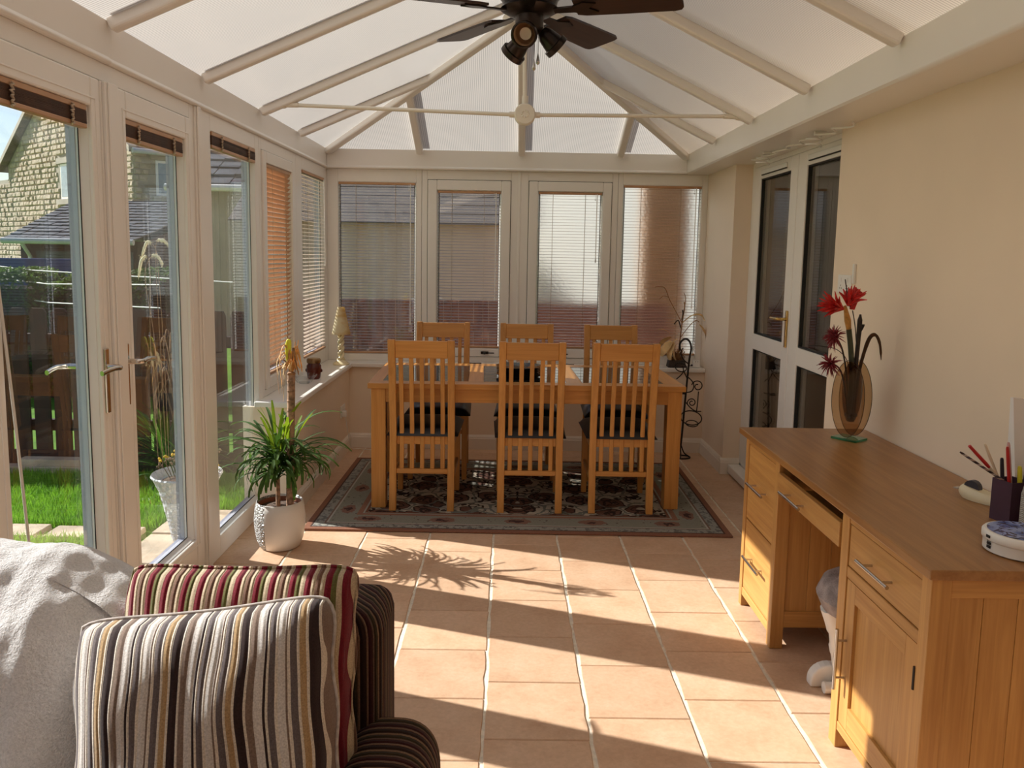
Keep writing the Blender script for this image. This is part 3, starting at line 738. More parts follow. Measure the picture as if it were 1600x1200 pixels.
def eav_right(y0, y1, dx=0):
    m = MB(); m.prism([(1.72, 2.119+dx), (1.72, 2.118-dx), (1.349-dx, 2.118-dx), (1.34-dx, 2.127-dx), (1.34-dx, 2.262), (1.46, 2.262), (1.46, 2.135)], 'xz', y0, y1); return m
JR = 2.88
eaves('trim_13', [('beam_cladding', eav_right(JR+.001, 6.33)), ('beam_cladding', eav_right(-1.9, JR, .005))], 'white box beam and soffit above the inner doors')
st(MB().box(1.46, 1.95, -1.9, 6.34, 2.136, 2.9).build('wall_house_upper', 'paint'))
m = MB(); m.prism([(-1.52, -.14), (1.95, -.14), (1.95, 2.3), (XRG, 2.95), (-1.52, 2.3)], 'xz', -2.02, -1.9); st(m.build('wall_rear', 'paint'), 'rear wall of the conservatory')

# ================================================================= BLINDS
def slat_mesh(w, length, tilt, name='slat', width=.025, mat='slat_copper'):
    m = MB(); crown = .0022; k = 5; pts = []
    for i in range(k):
        u = -1+2*i/(k-1); d = u*width/2; z = crown*(1-u*u)
        # u=-1 room side ; positive tilt lowers the room side
        dd = d*math.cos(tilt)-z*math.sin(tilt); zz = d*math.sin(tilt)+z*math.cos(tilt)
        pts.append((dd, zz))
    vs = []
    for a in (-length/2, length/2):
        for d, z in pts: vs.append(((-w.inw*d if w.plane == 'x' else a), (a if w.plane == 'x' else -w.inw*d), z))
    m._add(vs, [(i, i+1, k+i+1, k+i) for i in range(k-1)])
    return m.mesh(name, mat, 60)
def blind(label, w, a0, a1, z0, z1, tilt=0, raised=None, wand_at=None, wand_len=.5, group='copper venetian blinds', mat='slat_copper', pitch=.0222, width=.025):
    c = w.pt((a0+a1)/2, .008, z1); r = thing('venetian_blind', label, 'blind', c, 0, group)
    L2 = (a1-a0)/2-.004; lw = Wall(w.plane, 0, w.inw)
    B = lambda m, x0, x1, zz0, zz1, d0, d1: lw.box(m, x0, x1, zz0, zz1, d0, d1)
    m = MB(); B(m, -L2, L2, -.018, 0, -.013, .013); m.build('headrail', 'slat_copper', r, bevel=.002)
    if raised:
        nsl = 62; st_h = raised-.018-.016; mm = MB()
        rr = random.Random(int(a0*100))
        for i in range(nsl):
            zc = -.019-st_h*(i+.5)/nsl; o = rr.uniform(-.0012, .0012)
            B(mm, -L2, L2, zc-st_h/nsl*.32, zc+st_h/nsl*.32, -.0125+o, .0125+o)
        s = mm.build('slat_stack', 'slat_shaded', r); s['kind'] = 'stuff'
        zb = -raised
        m = MB(); B(m, -L2, L2, zb, zb+.015, -.013, .013); m.build('bottom_rail', 'slat_copper', r, bevel=.003)
        for f in (-.62, .62):
            m = MB(); pts = [lw.pt(f*L2+.006*math.sin(k*2.1), -.0155-.004*abs(math.sin(k*1.3)), -.01-(raised-.01)*k/14) for k in range(15)]
            m.tube(pts, .0042, 6); m.build('ladder_cord', 'cord', r, smooth=60)
    else:
        me = slat_mesh(lw, 2*L2, tilt, 'slat', width, mat); H_ = z1-z0; n = int((H_-.035)/pitch); zb = -H_
        for i in range(n): place('slat', me, r, (0, 0, -.03-pitch*i))
        m = MB(); B(m, -L2, L2, zb, zb+.014, -.012, .012); m.build('bottom_rail', 'slat_copper', r, bevel=.003)
        for f in (-.55, .48):
            m = MB()
            for d in (-.013, .013): m.tube([lw.pt(f*L2, d, -.01), lw.pt(f*L2, d, zb+.01)], .0011, 5)
            m.build('ladder_cord', 'cord', r)
    if wand_at is not None:
        x = wand_at*L2; m = MB(); m.tube([lw.pt(x, -.02, -.012), lw.pt(x, -.023, -wand_len)], .0032, 6); wd = m.build('wand', 'white_plastic', r)
        m = MB(); m.lathe([(.004, -wand_len-.03), (.006, -wand_len-.02), (.004, -wand_len)], lw.pt(x, -.023, 0), 8); m.build('wand_end', 'white_plastic', wd, smooth=50)
        m = MB(); m.tube([lw.pt(x-.012, -.018, -.012), lw.pt(x-.012, -.019, -.05)], .0012, 5); m.ball(lw.pt(x-.012, -.019, -.055), .0055, 8); m.build('cord_bead', 'white_plastic', r, smooth=60)
    return r
R = math.radians
blind('copper blind pulled right up above the garden door nearest the sofa', LW, 2.205, 2.716, .2, 1.956, raised=.075)
blind('copper blind pulled right up above the second garden door with the planter behind', LW, 2.975, 3.498, .2, 1.956, raised=.075)
blind('copper blind pulled right up above the tall side light beside the potted palm', LW, 3.833, 4.489, .1, 2.038, raised=.075)
blind('copper blind pulled right up above the tall near window beside the sofa', LW, 1.105, 1.855, .1, 2.038, raised=.075)
blind('closed copper blind glowing orange on the window behind the potted palm', LW, 4.672, 5.212, .77, 1.982, tilt=R(-44), wand_at=.9, wand_len=.9, pitch=.0275, width=.030)
blind('sunlit open blind beside the back corner behind the dark candle jar', LW, 5.494, 6.146, .76, 2.033, tilt=R(4), wand_at=.88, wand_len=.62, pitch=.0255, width=.028, mat='slat_sunlit')
blind('open blind on the back window beside the table lamp', BW, -1.300, -.709, .712, 2.020, tilt=R(7), wand_at=.88, wand_len=1.05, mat='slat_skylit')
blind('open blind on the second back window over a grey wall and red fence', BW, -.545, -.060, .768, 1.967, tilt=R(7), wand_at=.86, wand_len=.80, mat='slat_skylit')
blind('open blind on the back window with brightest white obscured glass', BW, .224, .713, .775, 1.971, tilt=R(3), wand_at=.84, wand_len=.5, mat='slat_skylit')
blind('open blind on the back window behind the dried plant', BW, .871, 1.469, .735, 2.031, tilt=R(3), wand_at=.86, wand_len=.9, mat='slat_skylit')
m = MB(); m.tube(smooth_path([(-1.366, 2.12, 1.88), (-1.366, 2.17, 1.48), (-1.362, 2.225, .9), (-1.365, 2.29, .20)], 8), .0042, 8)
tag(m.build('blind_wand', 'wand', smooth=60), 'long pale wand hanging in front of the nearest garden door glass', 'wand')

# window handles on the back sashes
for i, (x, lab) in enumerate(((-.17, 'a'), (.40, 'b'))):
    w = bpy.data.objects['window_%d' % (6+i)]
    m = MB(); BW.box(m, x-.03, x+.03, .722, .742, -.012, -.026); BW.box(m, x-.01, x+.075, .728, .737, -.034, -.043); BW.box(m, x-.012, x+.012, .724, .740, -.024, -.04)
    h = m.build('window_handle', 'iron', w, bevel=.003)
    m = MB(); m.ball(BW.pt(x+(-.005 if i else .0), -.05, .732), .010, 8); m.build('lock_button', 'black_ink', h, smooth=60)

# ================================================================= RUG, TABLE, CHAIRS
m = MB(); m.box(-1.16, 1.16, -.765, .765, 0, .011)
rug = m.build('patterned_rug', 'rug_weave', None, loc=(.083, 4.97, .0005)); rug.rotation_euler = (0, 0, R(-.5)); b = rug.modifiers.new('edge', 'BEVEL'); b.width = .004; b.segments = 2
tag(rug, 'grey green oriental rug with rust edge under the dining table', 'rug')

T0 = .0115
def build_table():
    t = thing('dining_table', 'orange beech dining table with three dark glass insets', 'table', (.115, 5.04, T0), R(1.6))
    Lh, Wh = .92, .44; H = .75-T0
    cols = [(-.845, -.345), (-.255, .235), (.325, .81)]; gy = (-.335, .335)
    m = MB()
    m.box(-Lh, Lh, -Wh, gy[0], H-.032, H); m.box(-Lh, Lh, gy[1], Wh, H-.032, H); m.build('top_rail', 'beech_x', t, bevel=.003)
    xs = [-Lh, cols[0][0], cols[0][1], cols[1][0], cols[1][1], cols[2][0], cols[2][1], Lh]
    for k in range(0, 8, 2):
        m = MB(); m.box(xs[k], xs[k+1], gy[0], gy[1], H-.032, H-.0003); m.build('top_crosspiece', 'beech_y', t, bevel=.002)
    for a, b_ in cols:
        m = MB(); m.box(a+.001, b_-.001, gy[0]+.001, gy[1]-.001, H-.012, H-.0015); m.build('glass_inset', 'black_glass', t)
        m = MB(); m.box(a, b_, gy[0], gy[1], H-.03, H-.0125); m.build('inset_backing', 'black_gap', t)
    for y in (-Wh+.03, Wh-.03):
        m = MB(); m.box(-Lh+.1, Lh-.1, y-.011, y+.011, H-.112, H-.032); m.build('apron', 'beech_x', t, bevel=.002)
    for x in (-Lh+.05, Lh-.05):
        m = MB(); m.box(x-.011, x+.011, -Wh+.1, Wh-.1, H-.112, H-.032); m.build('apron', 'beech_y', t, bevel=.002)
    lm = MB().box(-.042, .042, -.042, .042, 0, H-.032).mesh('leg', 'beech_z')
    for x in (-Lh+.06, Lh-.06):
        for y in (-Wh+.055, Wh-.055): place('leg', lm, t, (x, y, 0), bevel=.004)
def m_bg():
    m, nt, b = new_mat('black_glass'); n = noise(nt, coords(nt), 3, 2)
    L(nt, ramp(nt, n, [(.3, (.020, .022, .026)), (.7, (.03, .033, .038))]), b.inputs['Base Color']); b.inputs['Roughness'].default_value = .03; b.inputs['Specular IOR Level'].default_value = .75
m_bg()
build_table()

def build_chair(label, loc, rz):
    t = thing('dining_chair', label, 'chair', loc, rz, 'slatted beech dining chairs')
    # local: back at y=0, seat towards +y
    W, SW = .1875, .04
    def yb(z): return .018+.03*math.sin(min(z, .46)/.46*math.pi/2)-.085*max(0, (z-.42)/.58)**1.35
    def strip(x0, x1, z0, z1, th, n, mat, nm, off=0):
        m = MB(); vs = []
        for i in range(n+1):
            z = z0+(z1-z0)*i/n; y = yb(z)+off
            vs += [(x0, y-th/2, z), (x1, y-th/2, z), (x1, y+th/2, z), (x0, y+th/2, z)]
        fs = [(0, 3, 2, 1), tuple(4*n+k for k in range(4))]
        for i in range(n):
            for k in range(4): fs.append((4*i+k, 4*i+(k+1) % 4, 4*i+4+(k+1) % 4, 4*i+4+k))
        m._add(vs, fs); return m.build(nm, mat, t, smooth=40, bevel=.003)
    for s in (-1, 1): strip(s*W-(SW if s > 0 else 0), s*W+(SW if s < 0 else 0), 0, 1.0, .034, 14, 'beech_z', 'leg')
    strip(-W+SW, W-SW, .895, .995, .024, 4, 'beech_x', 'top_rail')
    strip(-W+SW, W-SW, .215, .243, .024, 2, 'beech_x', 'bottom_rail')
    inner = 2*(W-SW); p = inner/5.0
    for i in range(5):
        x = -inner/2+p*(i+.5)+.0*i; strip(x-.0125, x+.0125, .243, .896, .014, 12, 'beech_z', 'slat')
    for s in (-1, 1):
        m = MB(); x = s*(W-.01)
        m.hexa([(x-.016, .425, 0), (x+.016, .425, 0), (x+.016, .457, 0), (x-.016, .457, 0), (x-.02, .42, .43), (x+.02, .42, .43), (x+.02, .46, .43), (x-.02, .46, .43)])
        m.build('leg', 'beech_z', t, bevel=.003)
        m = MB(); m.box(x-.010, x+.010, .055, .425, .385, .435); m.build('seat_rail', 'beech_y', t, bevel=.002)
        m = MB(); m.box(x-.009, x+.009, .05, .43, .19, .215); m.build('stretcher', 'beech_y', t, bevel=.002)
    m = MB(); m.box(-W+.03, W-.03, .43, .45, .385, .435); m.build('seat_rail', 'beech_x', t, bevel=.002); m = MB(); m.box(-W+.04, W-.04, .045, .065, .385, .435); m.build('seat_rail', 'beech_x', t, bevel=.002)
    m = MB()
    def top(u, v):
        x = (2*u-1); y = v; e = (1-abs(x)**5)*(1-abs(2*y-1)**5)
        wd = .205+.012*y; return (x*wd, .03+.47*y, .437+.052*max(0, e)**.45)
    m.grid(top, 17, 17)
    m.grid(lambda u, v: (lambda p: (p[0], p[1], .436))(top(1-u, v)), 2, 2)
    m.build('seat', 'seat_leather', t, smooth=70)
    return t
CZ = T0
c1 = build_chair('slatted beech chair at the near side of the table, left end', (-.4775, 4.535, CZ), 0)
c1['label'] = 'slatted beech chair at the near long side, closest to the potted palm'
copy_thing(c1, (.147, 4.525, CZ), R(.3), 'slatted beech chair at the middle of the near long side, before the black plates')
copy_thing(c1, (.675, 4.535, CZ), R(-.6), 'slatted beech chair at the near long side, closest to the desk')
for x, y, a, lab in ((-.447, 5.66, 180.3, 'slatted beech chair at the far long side, closest to the table lamp'),
                     (.142, 5.66, 179.8, 'slatted beech chair at the middle of the far long side'),
                     (.735, 5.66, 179.5, 'slatted beech chair at the far long side, closest to the iron stand')):
    copy_thing(c1, (x, y, CZ), R(a), lab)

# plates and glass bowl on the table
TZ = .7505
pm = MB().lathe([(.06, 0), (.115, .002), (.143, .014), (.146, .018), (.142, .018), (.112, .007), (.0, .005)], n=40).mesh('dinner_plate', 'black_plate', 40)
PX, PY = .085, 4.93
for i in range(6):
    o = place('dinner_plate', pm, None, (PX+random.uniform(-.004, .004), PY+random.uniform(-.004, .004), TZ+.0098*i))
    tag(o, ['black dinner plate at the bottom of the stack on the table', 'second black dinner plate from the bottom of the stack', 'third black dinner plate from the bottom of the stack',
            'fourth black dinner plate from the bottom of the stack', 'black dinner plate just under the topmost of the stack', 'topmost black dinner plate holding the glass bowl'][i], 'plate', 'black plates stacked on the table')
m = MB(); m.lathe([(.03, 0), (.05, .004), (.085, .028), (.094, .04), (.091, .04), (.082, .03), (.048, .009), (0, .007)], n=36)
tag(m.build('glass_bowl', 'crystal', loc=(PX, PY, TZ+.0098*5+.0065), smooth=50), 'shallow clear glass bowl on top of the black plates', 'bowl')

# ================================================================= DESK
def handle(parent, p, axis, length, mat='steel'):
    """bar handle: p centre on the face, bar 3 cm in front (towards -x)"""
    m = MB(); h = length/2; x = p[0]-.030
    if axis == 'y':
        m.tube([(x, p[1]-h, p[2]), (x, p[1]+h, p[2])], .0055, 10)
        posts = [(p[1]-h*.62, p[2]), (p[1]+h*.62, p[2])]
    else:
        m.tube([(x, p[1], p[2]-h), (x, p[1], p[2]+h)], .0055, 10); posts = [(p[1], p[2]-h*.62), (p[1], p[2]+h*.62)]
    for y, z in posts: m.tube([(x, y, z), (p[0], y, z)], .004, 8)
    return m.build('handle', mat, parent, smooth=50)
def build_desk():
    d = thing('oak_desk', 'honey oak pedestal desk with bar handles against the cream wall', 'desk', (1.035, 1.865, 0))
    D, LEN, H = .525, 1.525, .765       # depth (x), length (y), height
    m = MB(); m.box(-.012, D+.01, -.012, LEN+.075, H-.026, H); m.build('desktop', 'oak_top', d, bevel=.004)
    zt = H-.026
    def box(nm, x0, x1, y0, y1, z0, z1, mat, bev=.0025, par=None): return MB().box(x0, x1, y0, y1, z0, z1).build(nm, mat, par or d, bevel=bev)
    def post(y0, y1): 
        box('corner_post', 0, .05, y0, y1, 0, zt, 'oak_z'); box('corner_post', D-.05, D, y0, y1, 0, zt, 'oak_z')
    # y runs from the near end (0) to the far end
    post(0, .046); post(.472, .522); post(1.10, 1.146); post(LEN-.036, LEN)
    # end and side panels with rails
    for y0, y1 in ((0.010, .028), (.494, .512), (1.108, 1.126), (LEN-.026, LEN-.008)):
        n = 5; w = (D-.1)/n
        for k in range(n): box('side_board', .05+w*k+.0006, .05+w*(k+1)-.0006, y0, y1, .15, zt-.05, 'oak_z', .0008)
        for z0, z1 in ((.085, .15), (zt-.05, zt)): box('side_rail', .05, D-.05, y0-.006, y1+.006, z0, z1, 'oak_x')
    box('back_panel', D-.02, D-.006, .05, LEN-.04, .09, zt, 'oak_y')
    # near pedestal: drawer over door
    box('front_rail', .002, .03, .046, .472, zt-.022, zt, 'oak_y'); box('front_rail', .002, .03, .046, .472, .550, .584, 'oak_y'); box('front_rail', .002, .03, .046, .472, .06, .088, 'oak_y')
    box('carcass_bottom', .03, D-.03, .046, .49, .065, .083, 'oak_x', 0)
    dr = box('drawer', .004, .024, .049, .469, .587, zt-.0245, 'oak_y'); handle(dr, (.004, .26, .645), 'y', .19)
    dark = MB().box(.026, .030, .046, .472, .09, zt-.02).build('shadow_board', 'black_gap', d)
    # door: frame and recessed panel
    y0, y1, z0, z1, fw = .049, .469, .091, .547, .058
    dd = MB().box(.014, .022, y0+fw, y1-fw, z0+fw, z1-fw).build('door', 'oak_z', d)
    for a, b_ in ((y0, y0+fw), (y1-fw, y1)): MB().box(.004, .024, a, b_, z0, z1).build('door_stile', 'oak_z', dd, bevel=.0015)
    for a, b_ in ((z0, z0+fw+.015), (z1-fw, z1)): MB().box(.004, .024, y0+fw, y1-fw, a, b_).build('door_rail', 'oak_y', dd, bevel=.0015)
    handle(dd, (.004, y1-.022, .30), 'z', .19)
    for a in (.43, .15): m = MB(); m.tube([(.001, y0-.001, a), (.001, y0-.001, a+.06)], .005, 8); m.build('hinge', 'iron', dd)
    # keyboard drawer over the kneehole
    box('kneehole_rail', .004, .03, .522, 1.10, zt-.012, zt, 'oak_y')
    kd = MB().box(-.006, .014, .526, 1.096, .622, .700).box(.014, .40, .530, 1.092, .624, .634).build('keyboard_drawer', 'oak_y', d, bevel=.0025); handle(kd, (-.006, .89, .655), 'y', .20)
    # far pedestal: two deep drawers
    box('front_rail', .002, .03, 1.146, LEN-.036, zt-.022, zt, 'oak_y'); box('front_rail', .002, .03, 1.146, LEN-.036, .05, .085, 'oak_y')
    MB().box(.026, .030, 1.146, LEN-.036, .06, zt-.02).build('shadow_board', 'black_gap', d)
    for z0, z1 in ((.088, .392), (.398, zt-.0245)):
        dr = box('drawer', .004, .024, 1.149, LEN-.039, z0, z1, 'oak_y'); handle(dr, (.004, 1.315, (z0+z1)/2+.01), 'y', .20)
build_desk()

# stool under the desk
s = thing('plush_stool', 'grey plush stool with white sled foot tucked under the oak desk', 'stool', (1.222, 2.60, 0))
m = MB(); m.grid(lambda u, v: ((lambda a, r: (.155*r*math.cos(a)*1.0, .17*r*math.sin(a), .37+.075*max(0, 1-r**4)**.5+.0*u))(2*math.pi*u, v)), 28, 9, wrap_u=True)
m.grid(lambda u, v: ((lambda a: ((.155-.02*v)*math.cos(a), (.17-.02*v)*math.sin(a), .37-.045*v))(2*math.pi*u)), 28, 4, wrap_u=True)
m.build('seat_pad', 'grey_fur', s, smooth=80)
m = MB(); m.lathe([(.06, .27), (.125, .33)], n=24); m.build('seat_cup', 'white_plastic', s, smooth=60)
m = MB(); m.tube(smooth_path([(-.10, .02, .33), (-.07, .03, .25), (-.045, .05, .14), (-.02, .06, .03)], 6), [.042]*7+[.036]*12, 12); m.build('pedestal_leg', 'white_plastic', s, smooth=60)
m = MB()
poly = [(-.07, 0), (.07, 0), (.07, .02)]+[(.07*math.cos(R(a)), .02+.062*math.sin(R(a))) for a in range(15, 180, 15)]+[(-.07, .02)]
m.prism(poly, 'xz', .03, .075); o = m.build('foot_disc', 'white_plastic', s, bevel=.008, seg=3); o.location = (-.062, .055, 0)
m = MB(); m.tube([(-.10, .05, .02), (.12, .05, .02)], .02, 10); m.tube([(.12, -.12, .02), (.12, .14, .02)], .02, 10); m.build('base_bar', 'white_plastic', s, smooth=60)
m = MB(); m.ball((-.055, .05, .17), (.035, .035, .045), 12); m.build('leg_knob', 'white_plastic', s, smooth=80)

# ================================================================= ON THE DESK
DZ = .7655
# vase: two smoked oval sheets with a dark oval vessel between, on a green glass plate
v = thing('smoked_vase', 'smoked glass vase of two oval sheets on a green glass plate', 'vase', (1.415, 3.255, DZ), R(-53))
m = MB(); m.box(-.055, .055, -.045, .045, 0, .009); m.build('base_plate', 'green_glass', v, bevel=.001)
for y in (-.028, .028):
    m = MB(); poly = [(.071*math.cos(2*math.pi*k/48), .170+.158*math.sin(2*math.pi*k/48)) for k in range(48)]
    poly = [(x, max(z, .010)) for x, z in poly if z < .324]
    m.prism(poly, 'xz', y-.003, y+.003); m.build('oval_sheet', 'smoke_glass', v)
m = MB()
for k in range(48): pass
rim = [(.0715*math.cos(2*math.pi*k/60), .170+.158*math.sin(2*math.pi*k/60)) for k in range(61)]
for y in (-.028, .028): m.tube([(x, y, max(.011, z)) for x, z in rim], .0012, 5)
m.build('sheet_edge', 'dark_stem', v)
m = MB()
def ves(u, t):
    a = 2*math.pi*u; z = .075+.235*t; r = math.sin(math.pi*(.06+.80*t))**.6
    return (.043*r*math.cos(a), .024*r*math.sin(a), z)
m.grid(ves, 28, 14, wrap_u=True); m.ball((0, 0, .080), (.018, .011, .008), 10); m.build('inner_vessel', 'smoke_dark', v, smooth=80)
m = MB(); 
for k in range(18):
    a = k*2.4; m.ball((.022*math.cos(a)*(k % 3)/2, .011*math.sin(a), .092+.004*(k % 5)), .008, 6)
m.build('pebbles', 'dark_stem', v, smooth=60)['kind'] = 'stuff'

VX, VY = 1.415, 3.255
def W(p):  # image-plane style local offsets: x right, z up from the desk top at the vase
    return (VX+p[0], VY+(p[1] if len(p) > 2 else 0), DZ+p[-1])
def spiky(par, c, d, n, ln, r0, mat, spread, nm='petal', flat=1, seed=1, droop=0.):
    rr = random.Random(seed); c = Vector(c); d = Vector(d).normalized(); a = d.orthogonal().normalized(); b_ = d.cross(a)
    for i in range(n):
        th = rr.uniform(0, 2*math.pi); ph = spread*math.sqrt(rr.uniform(.02, 1)); l = ln*rr.uniform(.75, 1.15)
        v_ = (d*math.cos(ph)+(a*math.cos(th)+b_*math.sin(th))*math.sin(ph)).normalized(); e = c+v_*l
        mid = c+v_*l*.55+d*l*.12; e = e+Vector((0, 0, -droop*l))
        m = MB(); m.tube([c, mid, e], [r0*.6, r0, r0*.25], 5, flat=flat); m.build(nm, mat, par, smooth=60)
def stem(par, pts, r, mat='dark_stem', nm='stem'):
    m = MB(); m.tube(smooth_path([Vector(p) for p in pts], 6), r, 7); return m.build(nm, mat, par, smooth=60)
f = thing('red_lily_stem', 'tall artificial red spiky flower with ochre bud standing in the smoked vase', 'flower', (VX, VY, DZ), 0, 'artificial flowers in the smoked vase')
stem(f, [(-.006, 0, .10), (-.004, 0, .25), (-.018, -.005, .37), (-.034, -.01, .455)], .011, 'green_stem')
m = MB(); m.tube([(-.034, -.01, .452), (-.042, -.012, .49), (-.058, -.014, .55)], [.010, .014, .006], 8, flat=.7); m.build('bud', 'ochre', f, smooth=70)
spiky(f, (-.062, -.012, .535), (-.85, -.3, .28), 34, .10, .0056, 'petal_red', .62, seed=3)
spiky(f, (-.045, -.012, .55), (.15, -.3, .9), 26, .082, .0062, 'petal_red', .95, seed=4)
for k in range(4):
    stem(f, [(-.032+.003*k, -.012, .535), (-.025+.006*k, -.012, .58), (-.018+.008*k, -.014, .625-.006*k)], [.006]*6+[.0055]*6+[.003], 'petal_red', 'petal')
stem(f, [(-.035, -.012, .54), (-.05, -.01, .60), (-.062, -.01, .655)], .0022)
for i, (c, d, bend, lab) in enumerate((((-.088, -.02, .425), (-.8, -.3, .15), [(-.006, 0, .12), (-.03, 0, .28), (-.055, -.01, .37), (-.085, -.02, .42)], 'maroon pincushion flower just below the red lily in the vase'),
                                     ((-.098, -.02, .315), (-.85, -.3, .02), [(-.01, 0, .10), (-.035, 0, .23), (-.06, -.01, .29), (-.095, -.02, .315)], 'lowest maroon pincushion flower curling beside the vase'))):
    p = thing('pincushion_flower', lab, 'flower', (VX, VY, DZ), 0, 'artificial flowers in the smoked vase')
    stem(p, bend, .0035); m = MB(); m.ball(c, .012, 8); m.build('flower_core', 'petal_maroon', p, smooth=60)
    spiky(p, c, d, 78, .052, .0026, 'petal_maroon', 1.75, seed=10+i, droop=.12)
p = thing('dried_pod_stem', 'brown woody stem with notched tip standing upright in the vase', 'flower', (VX, VY, DZ), 0, 'artificial flowers in the smoked vase')
stem(p, [(.005, 0, .10), (.008, 0, .28), (.012, 0, .42), (.013, 0, .515)], [.008]*7+[.009]*6+[.010]*4+[.006, .004])
stem(p, [(.014, 0, .44), (.026, 0, .465), (.028, 0, .475)], .005)
stem(p, [(.004, 0, .40), (-.006, 0, .47), (-.02, 0, .53)], .002)
p = thing('arching_leaf', 'dark strap leaf arching from the vase towards the wall', 'leaf', (VX, VY, DZ), 0, 'artificial flowers in the smoked vase')
stem(p, [(.012, 0, .10), (.018, 0, .22), (.03, 0, .32), (.055, 0, .415), (.080, 0, .432), (.10, 0, .395), (.110, 0, .33)], [.007]*16+[.008]*8+[.006]*6+[.005]*4+[.003, .002, .001], 'brown_leaf', 'blade')
p = thing('trailing_twig', 'thin dark twig arching from the vase across the door glass', 'twig', (VX, VY, DZ), 0, 'artificial flowers in the smoked vase')
stem(p, [(-.002, 0, .12), (-.02, 0, .30), (-.065, 0, .365), (-.13, 0, .382), (-.185, .02, .384)], .0016)

# tape dispenser
t = thing('tape_dispenser', 'small cream sticky tape dispenser beside the pencil pot', 'tape dispenser', (1.475, 2.41, DZ), R(-62))
def td(u, v):
    a = 2*math.pi*u; ln, wd = .075, .028; k = 1-.35*(v-.4)**2*2
    return (ln*math.cos(a)*k-.01*v, wd*math.sin(a)*k, .034*v+.008*v*math.cos(a)*-1)
m = MB(); m.grid(td, 30, 7, wrap_u=True); m._add([td(i/30, 1) for i in range(30)], [tuple(range(30))]); m.build('body', 'cream_plastic', t, smooth=60)
m = MB(); m.lathe([(.012, -.010), (.024, -.010), (.024, .010), (.012, .010)], (-.035, 0, .036), 20, axis=(0, 1, 0)); m.build('tape_roll', 'dark_pen', t, smooth=40)
m = MB(); m.box(-.092, -.075, -.011, .011, .022, .025); m.build('cutter', 'steel', t)
# pencil pot
PPX, PPY = 1.445, 2.235
p = thing('pencil_pot', 'square plum coloured pot full of pens on the desk', 'pen pot', (PPX, PPY, DZ), R(14))
m = MB(); h = .120
for x0, x1, y0, y1 in ((-.034, .034, -.034, -.031), (-.034, .034, .031, .034), (-.034, -.031, -.031, .031), (.031, .034, -.031, .031)): m.box(x0, x1, y0, y1, 0, h)
m.box(-.031, .031, -.031, .031, 0, .003); m.build('pot_wall', 'plum_card', p)
def pen(nm, lab, a, b_, r, mat, tip=None, cat='pen'):
    a, b_ = Vector((PPX+a[0], PPY+a[1], DZ+a[2])), Vector((PPX+b_[0], PPY+b_[1], DZ+b_[2])); d = b_-a
    t = thing(nm, lab, cat, a, 0, 'pens in the plum pot'); m = MB(); m.tube([(0, 0, 0), d*.82, d*.97, d], [r, r, r*.9, r*.6], 8); m.build('barrel', mat, t, smooth=50)
    if tip: m = MB(); m.tube([d*.6, d*.66, d*1.03], [r*1.0, r*1.25, r*1.1], 8); m.build('cap', tip, t, smooth=50)
pen('striped_pencil', 'striped pencil leaning furthest out of the plum pot', (.027, 0, .084), (-.155, .0, .198), .0035, 'pencil_stripe', cat='pencil')
pen('red_capped_pen', 'clear pen with red cap leaning out beside the striped pencil', (.024, .01, .066), (-.120, .01, .21), .0042, 'cream_pen', 'red_plastic')
pen('cream_pencil', 'cream pencil leaning behind the red capped pen', (.022, .018, .01), (-.075, .02, .219), .0042, 'cream_pen', cat='pencil')
pen('red_pencil', 'upright red pencil at the front of the plum pot', (-.004, -.018, .005), (-.036, -.022, .221), .0048, 'red_plastic', cat='pencil')
pen('pink_pencil', 'tall dusty pink pencil standing in the plum pot', (.004, -.010, .005), (-.028, -.012, .231), .0050, 'pink_pen', cat='pencil')
pen('black_pen', 'black pen with ring end behind the red pencil', (-.008, .012, .005), (-.026, .014, .18), .0055, 'dark_pen')
pen('yellow_highlighter', 'yellow highlighter tilted in the plum pot', (.022, -.015, .005), (.004, -.022, .165), .0065, 'yellow_pen')
pen('blue_pen', 'blue capped pen standing at the corner of the plum pot', (.022, -.022, .005), (.026, -.022, .19), .0055, 'blue_pen', 'dark_pen')
# rope bottle and paper bag at the edge of the frame
b = thing('rope_bottle', 'white rope wrapped bottle with flower stopper beside the pencil pot', 'bottle', (1.462, 2.14, DZ))
m = MB(); m.lathe([(.036, 0), (.042, .01), (.042, .10), (.034, .14), (.016, .165), (.014, .18)], n=28); m.build('wrapped_body', 'woven_rope', b, smooth=60)
m = MB()
for k in range(7):
    a = k*2*math.pi/7; m.ball((-.02+.012*math.cos(a), 0-.004, .182+.012*math.sin(a)), (.009, .006, .009), 8)
m.ball((-.02, -.008, .182), .008, 8); m.build('flower_stopper', 'white_plastic', b, smooth=70)
m = MB(); m.hexa([(-.038, -.028, 0), (.038, -.028, 0), (.038, .028, 0), (-.038, .028, 0), (-.062, -.007, .345), (.038, -.007, .335), (.038, .007, .335), (-.062, .007, .345)])
tag(m.build('paper_bag', 'white_paper', loc=(1.53, 2.305, DZ)), 'white paper bag standing behind the rope bottle against the wall', 'bag')
